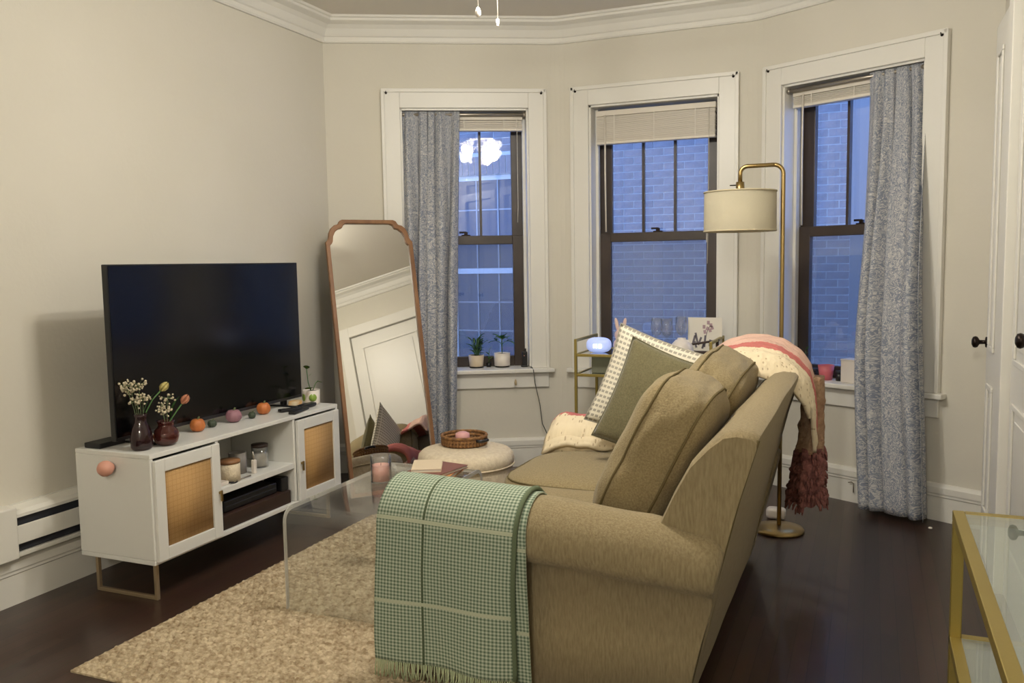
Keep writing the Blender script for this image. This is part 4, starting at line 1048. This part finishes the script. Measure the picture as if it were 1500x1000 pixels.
# ------------------------------------------------------------------ acrylic coffee table and what stands on it
CX0, CX1, CY0, CY1, CZ = -2.123, -1.66, 2.70, 3.58, .42
def coffee_table():
    t = thing('coffee_table', 'clear acrylic waterfall coffee table on the jute rug', 'coffee table', ((CX0+CX1)/2, (CY0+CY1)/2, 0))
    r, th = .055, .016
    def path(o):
        rr = r-o; p = [(CY0+o, .012)]; p += [(CY0+r-rr*math.cos(R(a)), CZ-r+rr*math.sin(R(a))) for a in range(0, 91, 15)]
        p += [(CY1-r+rr*math.sin(R(a)), CZ-r+rr*math.cos(R(a))) for a in range(0, 91, 15)]; p += [(CY1-o, .012)]; return p
    A, B = path(0), path(th); bm = NB(); K = len(A)
    va = [[bm.verts.new((x, *p)) for p in A] for x in (CX0+.004, CX1-.004)]; vb = [[bm.verts.new((x, *p)) for p in B] for x in (CX0+.004, CX1-.004)]
    for k in range(K-1):
        bm.faces.new((va[0][k], va[1][k], va[1][k+1], va[0][k+1])); bm.faces.new((vb[0][k], vb[0][k+1], vb[1][k+1], vb[1][k]))
    for k in (0, K-1): bm.faces.new((va[0][k], va[1][k], vb[1][k], vb[0][k]))
    s = ob('sheet', bm, acrylic_m, t, True)
    for x0, x1 in ((CX0, CX0+.004), (CX1-.004, CX1)):
        bm = NB(); e0 = [[bm.verts.new((x, *p)) for p in A] for x in (x0, x1)]; e1 = [[bm.verts.new((x, *p)) for p in B] for x in (x0, x1)]
        for k in range(K-1):
            for q in ((e0[0][k], e0[0][k+1], e1[0][k+1], e1[0][k]), (e0[1][k], e1[1][k], e1[1][k+1], e0[1][k+1]), (e0[0][k], e0[1][k], e0[1][k+1], e0[0][k+1]), (e1[0][k], e1[0][k+1], e1[1][k+1], e1[1][k])): bm.faces.new(q)
        ob('polished_edge', bm, edge_m, t)
coffee_table()
t = thing('candle', 'pink candle in a straight glass on the acrylic table', 'candle', (-1.975, 3.20, CZ))
ob('wax', lathe(NB(), [(0, .006), (.041, .006), (.041, .075), (.036, .073), (0, .071)], (-1.975, 3.20, CZ), 28), blush_m, t, True)
ob('glass', lathe(NB(), [(0, 0), (.045, 0), (.046, .002), (.046, .118), (.0435, .118), (.0435, .004), (0, .004)], (-1.975, 3.20, CZ), 28), clear_m, t, True)
ob('wick', tube(NB(), [(-1.975, 3.20, CZ+.07), (-1.974, 3.20, CZ+.083)], .0012, 6), dark_m, t)
def book(label, c, sx, sy, sz, rz, m):
    t = thing('book', label, 'book', c, R(rz), 'books on the acrylic table')
    ob('cover', box(NB(), (-sx/2, sx/2), (-sy/2, sy/2), (0, .002)), m, t, world=False); ob('back_cover', box(NB(), (-sx/2, sx/2), (-sy/2, sy/2), (sz-.002, sz)), m, t, world=False)
    ob('spine', box(NB(), (-sx/2-.002, -sx/2), (-sy/2, sy/2), (0, sz)), m, t, world=False)
    ob('pages', box(NB(), (-sx/2, sx/2-.004), (-sy/2+.003, sy/2-.003), (.002, sz-.002)), paper_m, t, world=False)
book('orange-brown book at the bottom of the coffee table pile', (-1.80, 3.38, CZ), .19, .25, .018, 8, mat('tan_cover', (184, 128, 76), .6))
book('wine red book in the middle of the coffee table pile', (-1.79, 3.385, CZ+.018), .17, .23, .014, -10, mat('wine_cover', (126, 82, 70), .6))
book('cream paperback on top of the coffee table pile', (-1.84, 3.38, CZ+.032), .13, .19, .014, 25, mat('cream_cover', (214, 196, 166), .6))

# ------------------------------------------------------------------ pouf and tray
PC = (-1.93, 3.965)
t = thing('pouf', 'round cream fabric pouf standing between mirror and sofa', 'ottoman', (PC[0], PC[1], 0))
ob('body', lathe(NB(), [(0, .0), (.225, .0), (.24, .02), (.247, .16), (.246, .3), (.24, .335)], (PC[0], PC[1], 0), 48), cream_m, t, True)
ob('top', lathe(NB(), [(.242, .332), (.25, .345), (.252, .362), (.246, .388), (.228, .405), (.18, .413), (.1, .416), (0, .417)], (PC[0], PC[1], 0), 48), cream_m, t, True)
ob('piping', tube(NB(), [(PC[0]+.25*math.cos(2*PI*k/48), PC[1]+.25*math.sin(2*PI*k/48), .338) for k in range(48)], .005, 6, closed=True), cream_m, t, True)
TC = (-1.97, 4.03, .4165)
def tray():
    t = thing('woven_tray', 'round woven brown tray resting on the cream pouf', 'tray', TC)
    ob('base', lathe(NB(), [(0, 0), (.108, 0), (.108, .008), (0, .008)], TC, 36), tray_m, t, True)
    n = 40; sp = None
    for k in range(3):
        bm = NB(); tube(bm, [(TC[0]+(.112+.003*k)*math.cos(2*PI*i/72), TC[1]+(.112+.003*k)*math.sin(2*PI*i/72), TC[2]+.014+.018*k+.0035*math.sin(36*2*PI*i/72*1.0+k*PI)) for i in range(72)], .0085, 6, closed=True); ob('woven_coil', bm, tray_m, t, True)
    for i in range(n):
        a = 2*PI*i/n
        if sp is None: sp = ob('stake', soft_box(NB(), (0, 0, 0), (.012, .013, .056), 3, 3), tray_m, t, True, world=False); sp.matrix_local = Matrix.Translation((.117*math.cos(a), .117*math.sin(a), .031)) @ Matrix.Rotation(a, 4, 'Z')
        else: share('stake', sp, t, Matrix.Translation((.117*math.cos(a), .117*math.sin(a), .031)) @ Matrix.Rotation(a, 4, 'Z'))
    for s in (-1, 1):
        a = R(-22+90+90*s); c = Vector((TC[0]+.13*math.cos(a), TC[1]+.13*math.sin(a), TC[2]+.04)); d = Vector((-math.sin(a), math.cos(a), 0)); o = Vector((math.cos(a), math.sin(a), 0))
        ob('handle', tube(NB(), [c-d*.032, c-d*.026+o*.022, c+o*.03, c+d*.026+o*.022, c+d*.032], .008, 8), dark_m, t, True)
tray()
t = thing('pink_dish', 'small pink candle sitting inside the woven tray', 'candle', (TC[0]-.01, TC[1], TC[2]+.008)); ob('wax', lathe(NB(), [(0, 0), (.034, 0), (.04, .03), (.036, .052), (.02, .06), (0, .062)], (TC[0]-.01, TC[1], TC[2]+.008), 24), mat('rose_wax', (214, 160, 156), .5), t, True)

# ------------------------------------------------------------------ floor lamp
def lamp():
    px, py = -.405, 4.42; sx, sz0, sz1, sr = -.61, 1.505, 1.705, .176
    t = thing('floor_lamp', 'brass floor lamp with cream drum shade behind the sofa', 'floor lamp', (px, py, 0))
    ob('base', lathe(NB(), [(0, 0), (.122, 0), (.124, .008), (.118, .018), (.06, .028), (.018, .034), (0, .035)], (px, py, 0), 40), brass_m, t, True)
    zt = 1.825; r = .045
    pts = [(px, py, .03), (px, py, .6), (px, py, 1.2), (px, py, zt-r)] + [(px-r+r*math.cos(R(a)), py, zt-r+r*math.sin(R(a))) for a in range(15, 91, 15)]
    ob('pole', tube(NB(), pts, .0105, 14), brass_m, t, True)
    pts = [(px-r, py, zt), (sx+.035, py, zt)] + [(sx+.035-.035*math.sin(R(a)), py, zt-.035+.035*math.cos(R(a))) for a in range(15, 91, 15)] + [(sx, py, sz1+.04)]
    ob('arm', tube(NB(), pts, .0105, 14), brass_m, t, True)
    ob('socket', lathe(NB(), [(0, sz1+.045), (.02, sz1+.045), (.022, sz1+.008), (.018, sz1-.06), (0, sz1-.06)], (sx, py, 0), 18), brass_m, t, True)
    ob('switch', tube(NB(), [(sx-.02, py, sz1+.03), (sx-.05, py, sz1+.03)], [.003, .003], 8), bronze_m, t, True)
    s = ob('lamp_shade', lathe(NB(), [(sr, sz0), (sr-.002, sz1), (sr-.004, sz1), (sr-.002-.002, sz0), (sr, sz0)], (sx, py, 0), 56), shade_m, t, True)
    for z in (sz0+.004, sz1-.004): ob('shade_rim', tube(NB(), [(sx+(sr-.001)*math.cos(2*PI*k/56), py+(sr-.001)*math.sin(2*PI*k/56), z) for k in range(56)], .004, 6, closed=True), shade_in, s, True)
    bm = NB()
    for k in range(3): a = 2*PI*k/3+.4; tube(bm, [(sx+.018*math.cos(a), py+.018*math.sin(a), sz1-.01), (sx+(sr-.003)*math.cos(a), py+(sr-.003)*math.sin(a), sz1-.006)], .002, 6)
    ob('shade_spider', bm, brass_m, t)
    ob('light_bulb', lathe(NB(), [(.014, sz1-.06), (.016, sz1-.08), (.03, sz1-.115), (.026, sz1-.14), (0, sz1-.15)], (sx, py, 0), 18), ceramic_m, t, True)
    ob('pull_cord', tube(NB(), [(sx-.15, py-.08, sz0), (sx-.15, py-.08, sz0-.05)], .0012, 5), paper_m, t)
lamp()
tag(ob('power_plug', soft_box(NB(), (-.44, 4.63, .03), (.10, .07, .06), 4), ceramic_m, smooth=True, loc=(-.44, 4.63, 0)), 'small white adapter on the floor behind the lamp base', 'adapter')

# ------------------------------------------------------------------ bar cart under the middle window
def cart():
    x0, x1, y0, y1 = -1.60, -.80, 4.76, 5.19
    t = thing('bar_cart', 'gold metal bar cart standing under the middle window', 'bar cart', ((x0+x1)/2, (y0+y1)/2, 0)); b = .016
    for x in (x0, x1-b):
        for y in (y0, y1-b): ob('post', box(NB(), (x, x+b), (y, y+b), (.05, .918)), gold_m, t, bevel=.002)
        ob('side_rail', box(NB(), (x, x+b), (y0+b, y1-b), (.902, .918)), gold_m, t, bevel=.002)
    for z in (.22, .715, .832):
        bm = NB(); box(bm, (x0+b, x1-b), (y0, y0+b), (z-.016, z)); box(bm, (x0+b, x1-b), (y1-b, y1), (z-.016, z)); box(bm, (x0, x0+b), (y0+b, y1-b), (z-.016, z)); box(bm, (x1-b, x1), (y0+b, y1-b), (z-.016, z)); fr = ob('shelf_frame', bm, gold_m, t, bevel=.002)
        ob('glass_shelf', box(NB(), (x0+b, x1-b), (y0+b, y1-b), (z-.01, z-.004)), table_glass_m, fr)
    for x in (x0, x1-b):
        for y in (y0, y1-b): ob('caster', lathe(NB(), [(0, -.01), (.025, -.01), (.025, .01), (0, .01)], n=16, mtx=Matrix.Translation((x+b/2, y+b/2, .025)) @ Matrix.Rotation(PI/2, 4, 'Y')), dark_m, t, True)
cart()
ZCART = .832
t = thing('alarm_clock', 'glowing bluish round alarm clock at the cart\'s left end', 'clock', (-1.49, 4.90, ZCART-.004))
ob('body', soft_box(NB(), (-1.49, 4.90, ZCART+.042), (.15, .09, .092), 2.6, 8), glow_m, t, True)
for k, (dx, h_) in enumerate(((-.02, .024), (-.006, .024), (.012, .024), (.022, .024))): ob('lit_digit', box(NB(), (-1.487+dx-.0035, -1.487+dx+.0035), (4.851, 4.856), (ZCART+.026, ZCART+.026+h_)), digit_m, t)
def bunny():
    c = (-1.365, 4.93, ZCART-.004); t = thing('bunny_figurine', 'pale pink bunny figurine with upright ears on the cart', 'figurine', c); pm = mat('pale_pink', (214, 186, 176), .5)
    bm = NB(); ball(bm, (c[0], c[1], c[2]+.045), .045, 16, (1, 1, 1)); ball(bm, (c[0], c[1]-.012, c[2]+.105), .034, 16); ob('body', bm, pm, t, True)
    for s in (-1, 1): bm = NB(); soft_box(bm, (c[0]+s*.022, c[1], c[2]+.165), (.022, .013, .085), 2.4, 5, Matrix.Rotation(R(12*s), 4, 'Y')); ob('ear', bm, pm, t, True)
bunny()
def wine_glass(label, x, y, r, h):
    t = thing('wine_glass', label, 'glass', (x, y, ZCART-.004), group='stemmed glasses on the bar cart')
    ob('bowl', lathe(NB(), [(.004, h*.45), (r*.7, h*.52), (r, h*.68), (r*.85, h), (r*.82, h), (r*.96, h*.68), (r*.66, h*.53), (0, h*.47)], (x, y, ZCART-.004), 22), clear_m, t, True)
    ob('stem', lathe(NB(), [(0, 0), (r*.85, 0), (r*.8, .004), (.004, .01), (.0035, h*.45), (0, h*.45)], (x, y, ZCART-.004), 16), clear_m, t, True)
wine_glass('stemmed glass on the cart nearest the bunny figurine', -1.17, 5.02, .034, .20)
wine_glass('stemmed glass on the cart between its two neighbours', -1.10, 4.98, .034, .20)
wine_glass('stemmed glass on the cart nearest the white bowl', -1.03, 5.05, .034, .21)
t = thing('upturned_bowl', 'white upturned bowl on the cart behind the striped pillow', 'bowl', (-.99, 4.87, ZCART-.004)); ob('shell', lathe(NB(), [(.068, 0), (.072, .01), (.06, .06), (.035, .088), (.025, .09), (.024, .1), (0, .1)], (-.99, 4.87, ZCART-.004), 28), ceramic_m, t, True)
def art_card():
    x0, x1, y, z0, z1 = -1.0, -.80, 5.10, ZCART-.004, 1.03
    t = thing('art_print', 'white art card with dark botanical sketch leaning on the cart', 'picture', ((x0+x1)/2, y, z0)); ob('card', box(NB(), (x0, x1), (y, y+.004), (z0, z1)), paper_m, t)
    ink = mat('ink', (112, 106, 112), .9); inkp = mat('ink_pink', (176, 150, 156), .9); bm, bp = NB(), NB()
    def blob(b, x, z, rx, rz): obox(b, (-rx, rx), (-.0008, 0), (-rz, rz), Matrix.Translation((x, y, z)) @ Matrix.Rotation(random.uniform(-.4, .4), 4, 'Y'))
    for (x, z, h) in ((-.965, .895, .03), (-.948, .905, .035), (-.93, .89, .025), (-.90, .89, .035), (-.955, .87, .02), (-.87, .88, .02), (-.91, .865, .02)): blob(bm, x, z, .006, h)
    for (x, z) in ((-.90, .945), (-.885, .965), (-.905, .975), (-.865, .985), (-.87, .955), (-.858, .97), (-.88, 1.0)): blob(bp, x, z, .008, .011)
    tube(bm, [(-.9, y, .9), (-.885, y, .95), (-.868, y, .985)], .002, 5); ob('ink_drawing', bm, ink, t); ob('flower_drawing', bp, inkp, t)
art_card()
t = thing('wooden_stand', 'low dark wooden stand in front of the art card', 'stand', (-.88, 4.98, ZCART-.004)); bm = NB(); box(bm, (-.96, -.80), (4.965, 4.995), (ZCART-.004, ZCART+.012)); box(bm, (-.815, -.80), (4.965, 4.995), (ZCART+.012, ZCART+.075)); obox(bm, (-.08, .085), (-.012, .012), (-.006, .006), Matrix.Translation((-.88, 4.98, ZCART+.062)) @ Matrix.Rotation(R(-10), 4, 'Y')); ob('frame', bm, darkwood_m, t, bevel=.002)
tag(ob('storage_box', box(NB(), (-1.52, -1.15), (4.84, 5.14), (.711, .808)), greybox_m, loc=(-1.33, 5.0, .711), bevel=.006), 'grey green storage box on the cart\'s second shelf', 'box')
tag(ob('outlet_plug', box(NB(), (-1.50, -1.465), (AP-.045, AP-.001), (.34, .41)), dark_m, loc=(-1.48, AP, .34), bevel=.004), 'small black wall plug seen beneath the bar cart', 'plug')

# ------------------------------------------------------------------ window sill things
pot2 = [(0, 0), (.040, 0), (.046, .008), (.053, .086), (.049, .086), (.043, .01), (0, .01)]
pot3 = [(0, .008), (.046, .008), (.054, .012), (.056, .096), (.052, .096), (.05, .016), (0, .016)]
def footring(t, pot): ob('saucer', lathe(NB(), [(0, 0), (.046, 0), (.05, .01), (.044, .01), (.042, .004), (0, .004)], n=24), dark_m, t, True, world=False)
def bushy(n, h, sp, seed):
    rnd = random.Random(seed); out = []
    for k in range(n):
        a = rnd.uniform(0, 2*PI); r = sp*rnd.uniform(.2, 1); tip = (r*math.cos(a), r*math.sin(a), h*rnd.uniform(.65, 1.05))
        pts = [(.3*r*math.cos(a), .3*r*math.sin(a), .075), (.6*tip[0], .6*tip[1], tip[2]*.7), tip]
        lv = [(tip, math.degrees(a)+rnd.uniform(-40, 40), rnd.uniform(10, 60), rnd.uniform(.8, 1.2)) for _ in range(1)] + [(pts[1], math.degrees(a)+d, rnd.uniform(0, 45), rnd.uniform(.6, 1)) for d in (60, -60, 170)]
        out.append((pts, lv))
    return out
plant('bushy green houseplant in the smaller pot beside the curtain', wp(1, .05, .085, SILL), pot2, mat('blush_pot', (214, 200, 180), .5, var=(9, (206, 186, 150))), bushy(12, .195, .055, 4), lambda bm: long_leaf(bm, .062, .028), mat('leaf_blue_green', (84, 124, 84), .5), .08, .048, footring)
plant('small-stemmed plant with spreading leaves in a larger white pot', wp(1, .225, .085, SILL), pot3, ceramic_m,
      [([(0, 0, .085), (.003, 0, .14), (.0, 0, .185)], [((0, 0, .185), k, p_, s) for k, p_, s in ((0, 15, 1.1), (40, 40, .9), (95, 20, 1), (150, 10, 1.1), (190, 25, 1.2), (240, 15, 1), (290, 30, .9), (330, 5, 1.1))]),
       ([(0, 0, .15), (.02, -.005, .17), (.04, -.01, .178)], [((.04, -.01, .178), 0, -25, 1.0), ((.04, -.01, .178), 50, 0, .8)]),
       ([(0, 0, .15), (-.02, .005, .17), (-.038, 0, .175)], [((-.038, 0, .175), 180, -20, 1.0), ((-.038, 0, .175), 130, 10, .8)])], lambda bm: long_leaf(bm, .062, .03), mat('leaf_mid_green', (98, 142, 78), .5), .088, .05, footring)
plant('tiny bright green cutting between the two larger sill plants', wp(1, .135, .10, SILL), [(0, 0), (.016, 0), (.018, .03), (.016, .03), (.014, .004), (0, .004)], dark_m,
      [([(0, 0, .025), (.002, 0, .06), (.004, 0, .11)], [((.004, 0, .11), 20, 50, .8), ((.003, 0, .08), 170, 30, .9), ((.002, 0, .055), 290, 20, 1.1), ((.002, 0, .05), 60, 10, 1.2)])], lambda bm: long_leaf(bm, .04, .018), lime_m, .026, .015)
p = wp(1, .372, .05, SILL); t = thing('router', 'small upright black device at the right end of the sill', 'device', p, BA)
bm = NB(); box(bm, (-.022, .022), (-.018, .018), (0, .012)); box(bm, (-.014, .02), (-.014, .014), (.012, .105)); ob('body', bm, dark_m, t, world=False, bevel=.004); ob('antenna', box(NB(), (.004, .014), (-.004, .004), (.105, .125)), dark_m, t, world=False); ob('indicator', box(NB(), (-.004, .002), (-.0152, -.014), (.075, .081)), blush_m, t, world=False)
cab = [wp(1, .40, .045, SILL+.006), wp(1, .415, -.04, SILL+.006), wp(1, .42, -.072, SILL-.01), wp(1, .43, -.075, SILL-.10), wp(1, .46, -.07, SILL-.24), wp(1, .475, -.07, SILL-.37), wp(1, .52, -.06, SILL-.47), (-1.90, AP-.075, .12), (-1.72, AP-.05, .10), (-1.52, AP-.05, .30), (-1.48, AP-.05, .36)]
tag(ob('power_cable', tube(NB(), cab, .003, 8), mat('grey_cable', (66, 66, 60), .6), smooth=True, loc=wp(1, .42, -.07, .1)), 'thin dark cable trailing from the black sill device down the wall', 'cable')
t = thing('cord_tassel', 'cream blind-cord tassel hanging below the left window sill', 'tassel', wp(1, .30, -.072, .56)); bm = NB(); q = Vector(wp(1, .30, -.072, 0)); tube(bm, [q+Vector((0, 0, .67)), q+Vector((0, 0, .60))], .0015, 5); ob('cord', bm, paper_m, t); ob('pull', lathe(NB(), [(0, 0), (.007, .002), (.009, .02), (.005, .038), (0, .042)], (q.x, q.y, .56), 12), mat('tan_tassel', (186, 166, 128), .7), t, True)
# right window
p = wp(3, -.14, .05, SILL); t = thing('plastic_cup', 'pink plastic cup on the right window sill', 'cup', p); ob('cup', lathe(NB(), [(0, 0), (.034, 0), (.046, .085), (.043, .085), (.031, .006), (0, .006)], p, 24), pink_m, t, True)
p = wp(3, .03, .05, SILL); t = thing('white_box', 'white box beside the pink cup against the curtain', 'box', p, -BA); ob('carton', box(NB(), (-.055, .055), (-.045, .045), (0, .125)), ceramic_m, t, world=False, bevel=.004); ob('lid', box(NB(), (-.057, .057), (-.047, .047), (.125, .133)), ceramic_m, t, world=False, bevel=.002)
for (tt, lb) in ((-.225, 'small black jar left of the pink cup'), (-.062, 'small black jar between pink cup and white box')):
    p = wp(3, tt, .06, SILL); t = thing('spice_jar', lb, 'jar', p, group='small black jars on the sill'); ob('jar', lathe(NB(), [(0, 0), (.02, 0), (.021, .045), (0, .045)], p, 16), dark_m, t, True); ob('lid', lathe(NB(), [(0, .045), (.022, .045), (.022, .058), (0, .058)], p, 16), heater_dark_m, t, True)
plant('green trailing plant behind the knitted blanket on the right sill', wp(3, -.30, .06, SILL), pot1, ceramic_m, bushy(6, .17, .05, 9), lambda bm: long_leaf(bm, .045, .018), green_m, .07, .041)
p = wp(3, .105, .12, 0); tag(ob('sash_handle', soft_box(NB(), (p[0], p[1], 1.02), (.03, .03, .09), 3, 5), bronze_m, smooth=True, loc=(p[0], p[1], .975)), 'dark rounded fitting peeking from behind the right curtain', 'fitting')
q = wp(3, .075, -.032, .0); a = -BA; d = Vector((math.cos(a), math.sin(a), 0)); q = Vector(q)
tag(ob('wall_hook', tube(NB(), [q+Vector((0, 0, .112))-d*.02, q+Vector((0, 0, .118)), q+d*.012+Vector((0, 0, .112)), q+d*.012+Vector((0, 0, .06))], .0028, 6), mat('old_cable', (120, 108, 90), .7), smooth=True, loc=tuple(q)), 'thin bent cable stub on the baseboard left of the curtain', 'cable')

# ------------------------------------------------------------------ glass console table at the right edge
def side_table():
    x0, x1, y0, y1, z = .195, .50, 1.15, 2.31, .75
    t = thing('glass_table', 'gold framed glass table with lower shelf at the right edge', 'table', ((x0+x1)/2, (y0+y1)/2, 0)); b = .026
    for x in (x0, x1-b):
        for y in (y0, y1-b): ob('leg', box(NB(), (x, x+b), (y, y+b), (0, z-b)), gold_m, t, bevel=.002)
    for zz, nm in ((z, 'top_frame'), (.44, 'shelf_frame')):
        bm = NB(); box(bm, (x0, x0+b), (y0, y1), (zz-b, zz)); box(bm, (x1-b, x1), (y0, y1), (zz-b, zz)); box(bm, (x0+b, x1-b), (y0, y0+b), (zz-b, zz)); box(bm, (x0+b, x1-b), (y1-b, y1), (zz-b, zz)); fr = ob(nm, bm, gold_m, t, bevel=.002)
        ob('glass_panel', box(NB(), (x0+b-.004, x1-b+.004), (y0+b-.004, y1-b+.004), (zz-.008, zz-.001)), table_glass_m, fr)
side_table()
tag(ob('paper_scrap', box(NB(), (-2.92, -2.80), (1.925, 1.965), (0, .002)), mat('pale_paper', (188, 182, 150), .8), loc=(-2.86, 1.945, 0)), 'pale paper scrap on the floor at the lower left', 'paper')
tag(ob('lint_bit', soft_box(NB(), (.30, 4.70, .006), (.02, .016, .011), 2.5, 3), paper_m, smooth=True, loc=(.30, 4.70, 0)), 'tiny white crumb on the dark floor below the right curtain', 'crumb')
